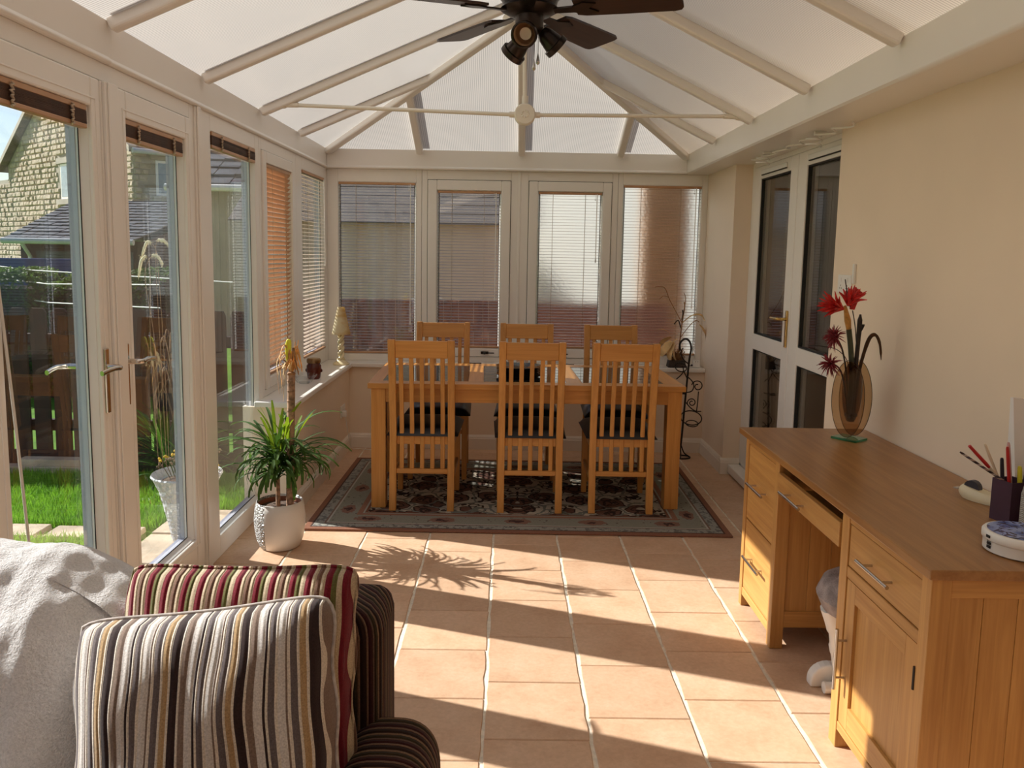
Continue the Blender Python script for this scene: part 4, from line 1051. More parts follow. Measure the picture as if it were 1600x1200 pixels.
# tub
t = thing('patterned_tub', 'round white tub with blue patterned lid and black marks', 'tub', (1.322, 1.985, DZ))
m = MB(); m.lathe([(.080, 0), (.086, .004), (.086, .030), (.0865, .031)], n=48); m.build('tub_body', 'white_plastic', t, smooth=50)
m = MB(); m.lathe([(.088, .031), (.090, .033), (.090, .048), (.086, .053), (.080, .054), (.0, .054)], n=48); lid = m.build('lid', 'white_plastic', t, smooth=50)
m = MB(); m.lathe([(.0, .0545), (.079, .0545), (.079, .0551), (0, .0551)], n=48); m.build('lid_print', 'delft_lid', lid)
m = MB()
for k in range(4):   # four dark strokes printed one above the other on the side of the tub
    a0 = R(184); z = .012+.009*k; r = .0875 if z < .031 else .0906
    for q in range(3):
        a1 = a0+R(2.6)*(q-1)
        if q == 1 and k == 2: continue
        m.box(r*math.cos(a1)-.0014, r*math.cos(a1)+.0014, r*math.sin(a1)-.0026, r*math.sin(a1)+.0026, z, z+.0068)
m.build('printed_marks', 'black_ink', t)

# ================================================================= CEILING FAN AND TIE BAR
FX, FY, FZ = .062, 2.99, 2.36
f = thing('ceiling_fan', 'dark bronze five blade ceiling fan with three spotlights under the ridge', 'ceiling fan', (FX, FY, FZ))
m = MB(); m.lathe([(.0, .475), (.065, .475), (.065, .44), (.03, .40), (.0, .40)], n=24); m.build('canopy', 'fan_metal', f, smooth=40)
m = MB(); m.tube([(0, 0, .13), (0, 0, .42)], .013, 12); m.build('downrod', 'fan_metal', f, smooth=60)
m = MB(); m.lathe([(.03, .15), (.09, .135), (.118, .10), (.12, .055), (.10, .03), (.095, .012), (.105, .0), (.075, -.018), (.05, -.022), (0, -.022)], n=32); mt = m.build('motor_housing', 'fan_metal', f, smooth=40)
for k in range(16):
    a = 2*math.pi*k/16; m = MB(); m.tube([(.121*math.cos(a), .121*math.sin(a), .06), (.121*math.cos(a), .121*math.sin(a), .095)], .005, 6); m.build('vent_rib', 'fan_metal', mt)
bl = MB(); out = []
L0, L1 = .165, .535
prof = [(L0, .050), (L0+.03, .060), (L0+.15, .066), (L1-.03, .072), (L1-.008, .066), (L1, .05)]
poly = [(x, -w) for x, w in prof]+[(x, w) for x, w in prof[::-1]]
bl.prism(poly, 'xy', -.004, .004); bme = bl.mesh('blade', 'fan_wood')
im = MB(); im.prism([(.09, -.016), (.16, -.02), (.20, -.042), (.245, -.03), (.215, 0), (.245, .03), (.20, .042), (.16, .02), (.09, .016)], 'xy', -.010, -.004); ime = im.mesh('blade_iron', 'fan_metal')
for k in range(5):
    a = R(90+36+72*k); b = place('blade', bme, f, (0, 0, -.002)); b.rotation_euler = (R(-11), 0, a); b.rotation_mode = 'XYZ'
    i = place('blade_iron', ime, b, (0, 0, 0))
m = MB(); m.lathe([(.05, -.022), (.05, -.06), (.042, -.075), (.025, -.085), (0, -.085)], n=24); m.build('light_hub', 'fan_metal', f, smooth=40)
def spot(ang, pitch, dist=.085, z=-.10):
    d = Vector((math.cos(R(ang))*math.cos(R(pitch)), math.sin(R(ang))*math.cos(R(pitch)), -math.sin(R(pitch)))); p = Vector((math.cos(R(ang))*dist, math.sin(R(ang))*dist, z))
    m = MB(); m.lathe([(.0, -.055), (.018, -.05), (.03, -.03), (.036, 0), (.038, .012), (.046, .014), (.046, .034), (.040, .036), (.039, .018), (.033, .004)], p, 24, axis=d, caps=False); s = m.build('spotlight', 'fan_metal', f, smooth=50)
    m = MB(); m.lathe([(.0390, .02), (.031, .0), (.018, -.012)], p, 24, axis=d, caps=False); m.build('reflector', 'reflector', s, smooth=60)
    m = MB(); m.lathe([(.0, .004), (.021, .004), (.021, -.01)], p, 20, axis=d); m.build('lamp_face', 'bulb_face', s, smooth=40)
    m = MB(); m.tube([(0, 0, -.075), Vector((p.x*.6, p.y*.6, -.07)), p-d*.04], .008, 8); m.build('swivel_arm', 'fan_metal', f, smooth=60)
spot(-104, 22, .055, -.095); spot(18, 40, .085, -.10); spot(140, 40, .055, -.125)
for x, y, l in ((.018, -.03, .105), (.034, .035, .07)):
    m = MB(); m.tube([(x, y, -.07), (x, y, -.07-l)], .0012, 5); c = m.build('pull_chain', 'steel', f)
    m = MB(); m.lathe([(.0015, -.07-l), (.006, -.095-l), (.007, -.105-l), (.0, -.112-l)], (x, y, 0), 10); m.build('chain_drop', 'steel', c, smooth=60)

t = thing('roof_tie_bar', 'cream tie bar with round boss hung across the roof', 'tie bar', (.079, 4.554, 2.257))
m = MB(); m.lathe([(.0, -.030), (.050, -.030), (.058, -.022), (.058, .020), (0, .022)], n=36, axis=(0, 1, 0)); bs = m.build('boss', 'cream_metal', t, smooth=40)
m = MB(); m.lathe([(.046, -.0335), (.052, -.0335), (.052, -.029), (.046, -.029)], n=36, axis=(0, 1, 0)); m.build('boss_rim', 'cream_metal', bs, smooth=40)
for k in range(8):
    a = k*math.pi/4; m = MB(); m.ball((.018*math.cos(a), -.031, .018*math.sin(a)), (.007, .007, .007), 8); m.build('boss_petal', 'cream_metal', bs, smooth=80)
for s, xe, ze in ((-1, -1.30, .030), (1, 1.15, .012)):
    m = MB(); m.tube([(s*.055, 0, 0), (xe, 0, ze)], .0105, 10); r_ = m.build('tie_rod', 'cream_metal', t, smooth=60)
    m = MB(); m.tube([(s*.052, 0, 0), (s*.085, 0, 0)], .016, 10); m.build('boss_collar', 'cream_metal', r_, smooth=60)
    m = MB(); m.tube([(xe-s*.06, 0, ze), (xe+s*.01, 0, ze)], .014, 10); m.ball((xe+s*.02, 0, ze), .022, 10); m.build('rod_collar', 'cream_metal', r_, smooth=60)
    for o in (-.045, .075):
        m = MB(); m.tube([(xe+s*.02-s*o, -.005, ze+.03+.43*o*1.0), (xe+s*.02-s*o, -.005, ze-.012+.43*o)], .011, 8); m.build('fixing_bolt', 'cream_metal', t, smooth=60)
m = MB(); m.tube([(0, 0, .055), (-.012, 0, .595)], .0115, 10); m.tube([(0, 0, .05), (0, 0, .10)], .017, 10); m.build('hanger_rod', 'cream_metal', t, smooth=60)

# coiled cable and hooks under the right soffit
c = thing('soffit_cable', 'loose white cable clipped under the soffit above the inner doors', 'cable', (1.49, 4.4, 2.116))
rr = random.Random(5)
m = MB(); pts = []
for k in range(24): pts.append((.03*math.sin(k*1.9)+.02, -.75+1.45*k/23, -.012-.012*abs(math.sin(k*1.1))))
m.tube(smooth_path(pts, 4), .0045, 6); m.build('cable_run', 'white_plastic', c, smooth=60)
for y in (-.35, .45):
    m = MB(); m.tube([(.035*math.cos(a*.5), y+.05*math.sin(a*.5), -.02-.002*a) for a in range(26)], .0045, 6); m.build('cable_coil', 'white_plastic', c, smooth=60)
    m = MB(); m.box(-.01, .05, y-.035, y-.02, -.014, 0); m.build('clip', 'white_plastic', c, bevel=.002)

# ================================================================= POTTED PALM
p = thing('potted_dracaena', 'potted dracaena palm in a white ceramic pot beside the garden window', 'potted plant', (-1.137, 3.985, 0))
m = MB(); m.lathe([(0, 0), (0.0874, 0), (0.0988, .006), (0.1159, .05), (0.1254, .11), (0.1268, .155), (0.1225, .20), (0.1149, .238), (0.1111, .240), (0.1074, .236), (0.113, .19), (0.1092, .18)], n=56); m.build('pot', 'pot_glaze', p, smooth=60)
m = MB(); m.lathe([(0.1097, .205), (0.1069, .228), (0.1026, .228), (0.1026, .205)], n=40); m.build('inner_pot', 'terracotta_rim', p, smooth=40)
m = MB(); m.lathe([(.104, .19), (.103, .206), (.05, .214), (0, .212)], n=30); m.build('soil', 'soil', p, smooth=60)
tr = [(.055, -.01, .20), (.060, -.01, .45), (.066, -.008, .66), (.070, -.005, .885)]
m = MB(); m.tube(smooth_path(tr, 8), .0195, 12); tk = m.build('cane', 'cane', p, smooth=50)
for k in range(13):
    z = .25+.05*k; m = MB(); m.lathe([(.0200, z), (.0212, z+.004), (.0200, z+.008)], (.055+.015*(z-.2)/.68, -.009, 0), 12); m.build('cane_ring', 'cane', tk, smooth=60)
for x, y, z in ((-.015, .015, .485), (.07, .0, .455), (.0, -.03, .42)):
    m = MB(); m.tube([(x*.7, y*.7, .2), (x, y, z)], .011, 9); m.build('side_stem', 'cane', p, smooth=60)
def leaf_mesh(length, width, droop, lift, mat, nm='leaf', fold=.35, n=9):
    """strap leaf starting along +x, curving down"""
    m = MB(); vs = []; x = z = 0; ang = lift; seg = length/n
    for i in range(n+1):
        t = i/n; w = width*math.sin(math.pi*min(1, .12+.88*(1-t)))**.7 if t > .3 else width*(.45+.55*min(1, t/.3))
        w = max(w, .0006); vs += [(x, -w/2, z+fold*w*.5), (x, 0, z), (x, w/2, z+fold*w*.5)]
        x += seg*math.cos(ang); z += seg*math.sin(ang); ang -= droop/n*(.4+1.2*t)
    k = len(vs); th = .0012
    m._add(vs, [(3*i+j, 3*i+j+1, 3*i+j+4, 3*i+j+3) for i in range(n) for j in range(2)])
    return m.mesh(nm, mat, 80)
lm = [leaf_mesh(l, w, d, u, mt) for l, w, d, u, mt in ((.33, .022, 3.0, 1.0, 'dracaena_leaf'), (.30, .020, 2.7, .7, 'dracaena_leaf'), (.36, .021, 1.7, .75, 'dracaena_leaf'), (.29, .022, 3.3, .9, 'dracaena_leaf'), (.31, .024, .55, 1.25, 'dracaena_young'), (.34, .020, 1.0, 1.0, 'dracaena_leaf'), (.29, .020, .35, 1.38, 'dracaena_young'))]
rr = random.Random(11)
for hx, hy, hz, n in ((-.015, .015, .50, 42), (.055, .0, .47, 36), (.0, -.03, .43, 42)):
    for i in range(n):
        az = i*2.39996+rr.uniform(-.3, .3); age = i/n
        me = lm[rr.choice([0, 1, 3, 0, 2])] if age < .62 else lm[rr.choice([2, 5, 5])] if age < .86 else lm[rr.choice([4, 6])]
        o = place('leaf', me, p, (hx, hy, hz-.085+.10*age), (rr.uniform(-.15, .15), rr.uniform(-.18, .18), az)); s = rr.uniform(.68, .95); o.scale = (s, s, s)
for i in range(40):    # older leaves hanging down over the pot
    az = i*2.39996+rr.uniform(-.3, .3); hx, hy = ((-.02, .02), (.075, .0), (.0, -.04))[i % 3]
    o = place('leaf', lm[(0, 3)[i % 2]], p, (hx, hy, rr.uniform(.33, .43)), (rr.uniform(-.15, .15), rr.uniform(.15, .45), az)); s = rr.uniform(.75, 1.0); o.scale = (s, s, s)
# long outliers seen in the photo
for az, rx, s in ((R(175), .2, 1.15), (R(150), -.1, 1.1), (R(20), -.35, 1.15), (R(-12), .1, 1.2), (R(200), .05, 1.1)):
    o = place('leaf', lm[2], p, (.0, 0, .47), (0, rx, az)); o.scale = (s, s, s)
# dried crown at the cut top of the cane
dc = MB().ball((.070, -.005, .888), (.022, .022, .012), 10).build('dried_crown', 'dried_brown', p, smooth=80)
for i in range(30):
    a = rr.uniform(0, 2*math.pi); out = rr.uniform(.02, .075); top = rr.uniform(.04, .17); left = math.cos(a) < -.2; out *= 1.1 if left else .7; drop = rr.uniform(.0, .16) if left and i % 2 else rr.uniform(-.09, .01)
    x0 = .070; pts = [(x0, -.005, .885), (x0+out*.5*math.cos(a), out*.5*math.sin(a), .885+top), (x0+out*math.cos(a), out*math.sin(a), .885+top*.6), (x0+out*1.15*math.cos(a+.3), out*1.15*math.sin(a+.3), .885-drop)]
    m = MB(); m.tube(smooth_path(pts, 5), [.003]*5+[.0045]*6+[.003]*4+[.001], 6, flat=.4); m.build('dried_leaf', rr.choice(['dried_orange', 'dried_brown', 'dried_orange', 'dried_petal']), dc, smooth=70)
for a, h in ((1.2, .16), (2.4, .19), (.3, .17), (4.0, .15)):
    m = MB(); m.tube(smooth_path([(.07, -.005, .88), (.07+.02*math.cos(a), .02*math.sin(a), .95), (.07+.035*math.cos(a), .03*math.sin(a), .885+h)], 5), [.004]*8+[.002]*3, 6, flat=.4); m.build('dried_leaf', 'dried_orange', dc, smooth=70)
m = MB(); m.tube(smooth_path([(.055, -.02, .955), (.052, -.022, 1.02), (.058, -.02, 1.055), (.068, -.02, 1.05), (.066, -.02, .99)], 5), [.006]*14+[.009]*6+[.004], 7, flat=.5); m.build('lime_shoot', 'lime_leaf', dc, smooth=70)

# ================================================================= ON THE SILLS
SZ = .6565
j = thing('candle_jar', 'dark red candle jar with brass lid on the side window sill', 'jar', (-1.27, 5.295, SZ))
m = MB(); m.lathe([(.0, 0), (.036, 0), (.042, .008), (.049, .06), (.047, .088), (.040, .098), (.040, .106)], n=32); m.build('jar_body', 'candle_wax', j, smooth=50)
m = MB(); m.lathe([(.044, .106), (.046, .110), (.046, .128), (.040, .136), (.0, .139)], n=32); m.build('lid', 'lid_brass', j, smooth=40)
for s in (-1, 1): m = MB(); m.ball((s*.050, 0, .055), (.007, .006, .012), 8); m.build('side_lug', 'candle_wax', j, smooth=70)
d = thing('cut_glass_dish', 'small cut glass dish on the side sill beside the candle jar', 'dish', (-1.285, 5.10, SZ))
m = MB(); m.grid(lambda u, v: ((lambda r, a: (r*math.cos(a), r*math.sin(a), .006+.052*v))((.042+.038*v)*(1+.05*math.cos(u*2*math.pi*12)), 2*math.pi*u)), 72, 5, wrap_u=True); m.lathe([(0, 0), (.034, 0), (.036, .008), (0, .008)], n=24)
m.build('dish_bowl', 'crystal', d, smooth=30)
l = thing('table_lamp', 'cream table lamp with twisted base and tapered shade in the window corner', 'lamp', (-1.232, 5.985, SZ))
m = MB(); m.lathe([(.0, 0), (.060, 0), (.062, .008), (.05, .018), (.035, .026), (.03, .034)], n=32); m.build('base', 'lamp_cream', l, smooth=50)
m = MB()
for ph in (0, math.pi):
    m.tube([(.014*math.cos(ph+k*.33)*(1+.5*max(0, 1-k/8)), .014*math.sin(ph+k*.33)*(1+.5*max(0, 1-k/8)), .03+.19*k/40) for k in range(41)], .0125, 8)
m.build('twisted_stem', 'lamp_cream', l, smooth=60)
m = MB(); m.tube([(0, 0, .21), (0, 0, .26)], .006, 8); m.build('lamp_holder', 'brass', l, smooth=60)
m = MB(); m.lathe([(.068, .228), (.069, .230), (.026, .428), (.0245, .428), (.067, .230)], (.002, 0, 0), 40, caps=False); m.build('shade', 'lamp_shade_cloth', l, smooth=40)
m = MB(); m.tube([(-.02, .0, .20), (-.024, .01, .12), (-.022, .012, .04)], .002, 6); m.build('cord', 'dark_stem', l)
# pens lying on the back sill
for x, lab in ((-.26, 'dark pen lying on the back sill behind the table'), (.45, 'slim black capped pen on the back sill towards the bright window')):
    t = thing('sill_pen', lab, 'pen', (x, 6.13, SZ+.005), R(4), 'pens on the back sill'); m = MB(); m.tube([(-.07, 0, 0), (.07, .004, 0)], .0045, 8); m.build('barrel', 'dark_pen', t, smooth=50)
    m = MB(); m.tube([(-.075, 0, 0), (-.05, .001, 0)], .0055, 8); m.build('cap', 'brass', t, smooth=50)
# dried orchid in a dark planter
DX, DY = 1.305, 6.15
d = thing('dried_orchid', 'dried flower stems in a dark twig planter on the back sill', 'dried plant', (DX, DY, SZ))
m = MB(); m.hexa([(-.07, -.045, 0), (.07, -.045, 0), (.07, .045, 0), (-.07, .045, 0), (-.06, -.04, .055), (.06, -.04, .055), (.06, .04, .055), (-.06, .04, .055)]); m.build('planter', 'dark_stem', d, bevel=.004)
m = MB(); rr = random.Random(8)
for k in range(90):
    a = rr.uniform(0, 6.28); r0 = rr.uniform(0, .05); q = Vector((r0*1.2*math.cos(a), r0*.7*math.sin(a), .05)); e = q+Vector((rr.uniform(-.04, .04), rr.uniform(-.02, .02), rr.uniform(.01, .09)))
    m.tube([q, (q+e)/2+Vector((rr.uniform(-.02, .02), 0, .01)), e], .0022, 5)
m.build('twiggy_moss', 'dried_brown', d)['kind'] = 'stuff'
def dst(pts, r=.003, mat='dried_brown', nm='stem'): m = MB(); m.tube(smooth_path(pts, 6), r, 6); return m.build(nm, mat, d, smooth=60)
dst([(.01, 0, .04), (.02, -.005, .20), (.03, -.01, .34), (.045, -.01, .46), (.04, -.01, .50)], .0048)
dst([(.03, -.01, .34), (-.03, -.02, .44), (-.075, -.02, .52), (-.11, -.02, .60), (-.15, -.02, .615), (-.19, -.02, .61)], .003)
dst([(-.08, -.02, .535), (-.12, -.02, .545), (-.15, -.02, .52)], .0022)
dst([(.045, -.01, .46), (.05, -.01, .53), (.035, -.01, .57)], .0028); dst([(.02, 0, .22), (.08, -.01, .31), (.13, -.01, .36), (.16, -.01, .35)], .003)
dst([(.025, 0, .30), (.0, -.01, .36), (-.03, -.01, .33)], .005, 'dark_stem', 'dried_leaf'); dst([(.03, 0, .36), (.035, -.01, .41), (.03, -.01, .44)], .006, 'dark_stem', 'dried_leaf')
dst([(.03, -.01, .34), (.10, -.02, .40), (.17, -.02, .405), (.20, -.02, .36)], [.004]*8+[.007]*6+[.004]*4+[.002], 'dried_petal', 'dried_leaf')
pet = leaf_mesh(.13, .055, 1.2, .3, 'dried_petal', 'petal', .15, 7)
for x, y, z, rx, ry, rz, s in ((-.05, -.02, .23, .5, .7, 2.7, 1.), (-.05, -.03, .20, -.8, .9, 3.4, 1.1), (-.03, -.03, .19, .2, 1.2, 3.9, 1.1), (-.01, -.03, .18, 1.2, 1.3, 4.4, 1.0), (-.06, -.02, .26, 0, -.3, 3.0, .8), (.16, -.02, .33, .6, 1.1, .2, 1.0), (.0, -.02, .22, 0, 1.0, 3.2, .9)):
    o = place('petal', pet, d, (x, y, z), (rx, ry, rz)); o.scale = (s,)*3
t = thing('white_adapter', 'small white adapter box on the back sill beside the dried plant', 'adapter', (1.455, 6.135, SZ))
m = MB(); m.box(-.028, .028, -.02, .02, 0, .055); m.build('case', 'white_plastic', t, bevel=.008, seg=3)
m = MB(); m.tube([(-.03, 0, .02), (-.05, -.005, .012), (-.06, 0, .012)], .003, 6); m.ball((-.035, -.01, .018), .008, 8); m.build('lead', 'dark_pen', t, smooth=60)
m = MB(); m.box(-.012, -.008, -.021, -.02, .044, .050); m.box(.006, .010, -.021, -.02, .044, .050); m.build('pin_slot', 'black_ink', t)

# ================================================================= IRON STAND
s = thing('iron_stand', 'black wrought iron candle stand with scrolls beside the dining table', 'candle stand', (1.365, 5.93, 0))
def iron(pts, r=.0048, nm='scroll', n=6): m = MB(); m.tube(smooth_path(pts, n), r, 8); return m.build(nm, 'iron', s, smooth=60)
iron([(-.055, 0, .07), (-.045, 0, .12), (-.03, 0, .40), (-.012, 0, .72), (0, 0, .83), (-.02, 0, .885), (-.055, 0, .895), (-.085, 0, .86), (-.08, 0, .81)], .0075, 'upright')
iron([(.07*math.cos(R(a))-.045, .055*math.sin(R(a)), .006) for a in range(0, 361, 20)], .005, 'foot_ring', 2)
for a in (15, 140, 260): iron([(-.045+.07*math.cos(R(a)), .055*math.sin(R(a)), .006), (-.045+.025*math.cos(R(a)), .02*math.sin(R(a)), .04), (-.052, 0, .12)], .005, 'foot_strut')
def spiral(cx, cz, r0, turns, start, sgn=1, y=0): return [(cx+r0*(1-.72*k/30)*math.cos(start+sgn*turns*2*math.pi*k/30), y, cz+r0*(1-.72*k/30)*math.sin(start+sgn*turns*2*math.pi*k/30)) for k in range(31)]
iron(spiral(.06, .545, .045, 1.25, R(170), -1), .0042, 'scroll', 2)
iron([(.068, 0, .505), (.066, 0, .43), (.06, 0, .355)], .004, 'scroll_drop')
iron(spiral(.022, .42, .034, 1.4, R(200), -1), .004, 'scroll', 2)
iron([(-.02, 0, .42), (.01, 0, .385), (.05, 0, .358), (.095, 0, .355)], .0045, 'cup_bar')
iron([(.022+.078*math.cos(R(a)), .045*math.sin(R(a)), .305+.045*math.sin(R(a))) for a in range(0, 361, 15)], .0045, 'cup_ring', 2)
iron([(.03+.045*math.cos(R(a)), .03*math.sin(R(a)), .262+.018*math.sin(R(a))) for a in range(0, 361, 20)], .004, 'cup_ring', 2)
iron([(-.07, 0, .50), (-.03, 0, .495), (.02, 0, .51), (.03, 0, .56), (0, 0, .60), (-.02, 0, .61)], .0045); iron([(-.075, 0, .488), (-.03, 0, .485)], .0045, 'cup_bar')
iron([(-.1, 0, .595), (-.065, 0, .63), (-.05, 0, .66), (-.06, 0, .70)], .004); iron([(-.02, 0, .60), (-.04, 0, .64), (-.052, 0, .665)], .004)
iron([(-.06, 0, .83), (-.075, 0, .79), (-.05, 0, .74), (-.02, 0, .715)], .0045)
iron([(-.07+.042*math.cos(R(a)), .035*math.sin(R(a)), .685+.028*math.sin(R(a))) for a in range(0, 361, 20)], .0042, 'cup_ring', 2)

# ================================================================= SOCKETS
def socket(lab, loc, nrm_x, dbl=False):
    t = thing('wall_socket', lab, 'socket', loc)
    w = .073 if dbl else .043; m = MB(); m.box(0, .008*nrm_x, -w, w, -.043, .043); m.build('face_plate', 'white_plastic', t, bevel=.003)
    for y in ((-.035, .035) if dbl else (0,)):
        m = MB(); m.box(.008*nrm_x, .011*nrm_x, y-.008, y+.008, .012, .030); m.build('switch', 'white_plastic', t)
        m = MB(); m.box(.008*nrm_x, .0085*nrm_x, y-.012, y-.007, -.022, -.016); m.box(.008*nrm_x, .0085*nrm_x, y+.007, y+.012, -.022, -.016); m.box(.008*nrm_x, .0085*nrm_x, y-.002, y+.002, -.010, -.003); m.build('pin_slot', 'black_ink', t)
    return t
t = socket('white wall socket with a plugged in lead on the low side wall', (-1.195, 5.83, .335), 1, True)
m = MB(); m.box(.008, .04, -.055, -.02, -.035, .01); m.build('plug', 'white_plastic', t, bevel=.006)
m = MB(); m.tube(smooth_path([(.03, -.035, -.035), (.045, .0, -.18), (.05, .10, -.30), (.09, .18, -.325), (.20, .17, -.328), (.24, .2, -.33)], 6), .003, 6); m.build('lead', 'white_plastic', t, smooth=60)
t = socket('cream double socket on the wall above the vase', (1.575, 3.77, 1.385), -1, True)
m = MB(); m.box(0, -.012, -.135, -.115, .0, .09)
tag(m.build('cable_cover', 'white_plastic', loc=(1.575, 3.795, 1.39), bevel=.003), 'short white cable cover on the wall beside the double socket', 'cable cover')

# ================================================================= ARMCHAIR, CUSHIONS, THROW
def rounded_box(m, x0, x1, y0, y1, z0, z1, r, n=5, sub=6):
    """box with rounded vertical-plane edges, gridded"""
    cx, cy, cz = (x0+x1)/2, (y0+y1)/2, (z0+z1)/2; hx, hy, hz = (x1-x0)/2, (y1-y0)/2, (z1-z0)/2
    def P(d):
        q = [max(-h+r, min(h-r, v)) for v, h in zip(d, (hx, hy, hz))]; e = Vector([a-b for a, b in zip(d, q)])
        if e.length > 1e-9: e = e.normalized()*r
        return (cx+q[0]+e.x, cy+q[1]+e.y, cz+q[2]+e.z)
    N_ = sub*3
    def lin(h, i): # denser towards the edges
        t = -math.cos(math.pi*i/N_); return h*t
    for ax, s in ((0, 1), (0, -1), (1, 1), (1, -1), (2, 1), (2, -1)):
        u, v = [(1, 2), (2, 0), (0, 1)][ax]; h = (hx, hy, hz)
        vs = []
        for i in range(N_+1):
            for j in range(N_+1):
                d = [0, 0, 0]; d[ax] = s*h[ax]; d[u] = lin(h[u], i); d[v] = lin(h[v], j)*s; vs.append(P(d))
        m._add(vs, [(i*(N_+1)+j, (i+1)*(N_+1)+j, (i+1)*(N_+1)+j+1, i*(N_+1)+j+1) for i in range(N_) for j in range(N_)])
    return m
so = thing('striped_sofa', 'small sofa in dark brown and wine striped corduroy facing the room', 'sofa', (-.80, 1.25, 0), R(-1.5))
# local: x across (right arm at +x), y towards the back
m = MB(); rounded_box(m, -.50, .552, .30, .50, .12, .776, .045); m.build('back', 'sofa_stripe_x', so, smooth=60)
for s in (1, -1):
    m = MB(); k = 28
    cx = .572 if s > 0 else -.44; pts = []
    def arm(u, v, cx=cx, s=s):
        a = -math.pi*.5+2*math.pi*u; x = math.cos(a); z = math.sin(a)
        sx = (abs(x)**.72)*math.copysign(1, x)*.098; sz = (.44+.112*(abs(z)**.8)) if z > 0 else .44-.36*abs(z)**.6
        yy = -.52+.845*v
        return (cx+sx, yy, sz)
    m.grid(arm, 40, 8, wrap_u=True); e0 = [arm(i/40, 0) for i in range(40)]; m._add(e0, [tuple(range(40))]); e1 = [arm(i/40, 1) for i in range(40)]; m._add(e1, [tuple(range(39, -1, -1))])
    m.build('arm', 'sofa_stripe_y', so, smooth=60)
m = MB(); rounded_box(m, -.40, .50, -.50, .31, .10, .30, .03); m.build('seat_base', 'sofa_stripe_x', so, smooth=60)
m = MB(); rounded_box(m, -.36, .485, -.53, .30, .30, .45, .06); m.build('seat_cushion', 'sofa_stripe_x', so, smooth=60)
lg = MB().lathe([(.018, 0), (.026, .10), (.03, .10)], n=12).mesh('foot', 'fan_wood')
for x in (-.40, .48):
    for y in (-.42, .42): place('foot', lg, so, (x, y, 0))

def cushion(name, label, loc, rot, size, thick, mat, pip, seed):
    t = thing(name, label, 'cushion', loc, 0, None); t.rotation_euler = rot
    m = MB(); h = size/2; n = 41; rr = random.Random(seed); ph = [rr.uniform(0, 6.28) for _ in range(8)]
    def out(u, v):  # pillow outline with pinched corners
        x, z = 2*u-1, 2*v-1
        px = x*h*(1-.055*(1-abs(z)**2.)*abs(x)**3); pz = z*h*(1-.055*(1-abs(x)**2.)*abs(z)**3)
        cr = max(0, abs(x)**6*abs(z)**6); px *= 1-.07*cr; pz *= 1-.07*cr
        return px, pz, x, z
    def T(x, z):
        e = max(0, (1-abs(x)**2.6))*max(0, (1-abs(z)**2.6)); w = .06*math.sin(7*x+ph[0])*math.sin(6*z+ph[1])+.10*math.sin(3*x+ph[2]+2*z)*(abs(x)**2)
        return .006*(1-max(abs(x), abs(z))**8)+thick/2*(e**.40)*(1+w)
    for s in (-1, 1):
        def fn(u, v, s=s):
            px, pz, x, z = out(u, v)
            px += .004*math.sin(9*z+ph[3])*(abs(x)**6); 
            return (px, s*T(x, z), pz)
        if s < 0: m.grid(fn, n, n)
        else: m.grid(lambda u, v: fn(1-u, v), n, n)
    m.build('cover', mat, t, smooth=80)
    per = []
    for k in range(4*24):
        q, w = divmod(k, 24); w = w/24
        u, v = [(w, 0), (1, w), (1-w, 1), (0, 1-w)][q]; px, pz, x, z = out(u, v); px += .004*math.sin(9*z+ph[3])*(abs(x)**6); per.append((px*1.004, 0, pz*1.004))
    per.append(per[0]); m = MB(); m.tube(per, .0038, 7, caps=False); m.build('piping', pip, t, smooth=60)
    return t
cushion('striped_cushion', 'large beige grey and brown striped cushion nearest the camera seat', (-.510, 1.335, .638), (R(-19), R(-6), R(4)), .465, .22, 'cushion_beige_stripe', 'piping_light', 2)['label'] = 'beige, grey and brown striped cushion in front of the wine striped one'
cushion('striped_cushion', 'wine red, cream and green striped cushion leaning on the sofa back', (-.505, 1.485, .665), (R(-10), R(-1), R(-1)), .46, .17, 'cushion_red_stripe', 'cushion_red_stripe', 5)

m = MB()
def throw(u, v):
    # v runs over the back (0 behind .. 1 down the front), u across
    x = -1.325+.605*u
    path = [(1.80, .42), (1.79, .62), (1.765, .78), (1.70, .855), (1.60, .885), (1.49, .872), (1.40, .81), (1.33, .70), (1.27, .58), (1.20, .50), (1.05, .478), (.86, .475)]
    s = v*(len(path)-1); i = min(int(s), len(path)-2); f_ = s-i
    P0, P1, P2, P3 = path[max(i-1, 0)], path[i], path[i+1], path[min(i+2, len(path)-1)]
    c = [.5*((2*P1[k])+(P2[k]-P0[k])*f_+(2*P0[k]-5*P1[k]+4*P2[k]-P3[k])*f_*f_+(3*P1[k]-P0[k]-3*P2[k]+P3[k])*f_**3) for k in (0, 1)]
    y, z = c
    e = abs(2*u-1.06); side = max(0, (u-.62)/.38)
    z -= .13*side**2.4*(1 if z > .5 else .1); y += .05*side**2*(1 if y < 1.5 else -.3)
    x += .02*math.sin(9*z+2)*side
    fold = .006*math.sin(11*u+7*v)+.005*math.sin(23*u-9*v+1.3)+.004*math.sin(31*v+13*u)+.0025*math.sin(60*u+37*v)*math.sin(45*v-20*u)
    return (x, y-fold*.7, z+fold)
m.grid(throw, 90, 120)
o = m.build('plush_throw', 'plush_throw', smooth=80); sm = o.modifiers.new('thick', 'SOLIDIFY'); sm.thickness = .012; sm.offset = 1
tag(o, 'pale grey plush throw draped over the sofa back by the garden doors', 'throw')

# ================================================================= GARDEN
GZ = -.15
m = MB(); m.box(-60, -1.52, -30, 70, GZ-.3, GZ-.012); m.box(-1.52, 60, 6.36, 70, GZ-.3, GZ-.012); st(m.build('ground', 'lawn'), 'garden ground')
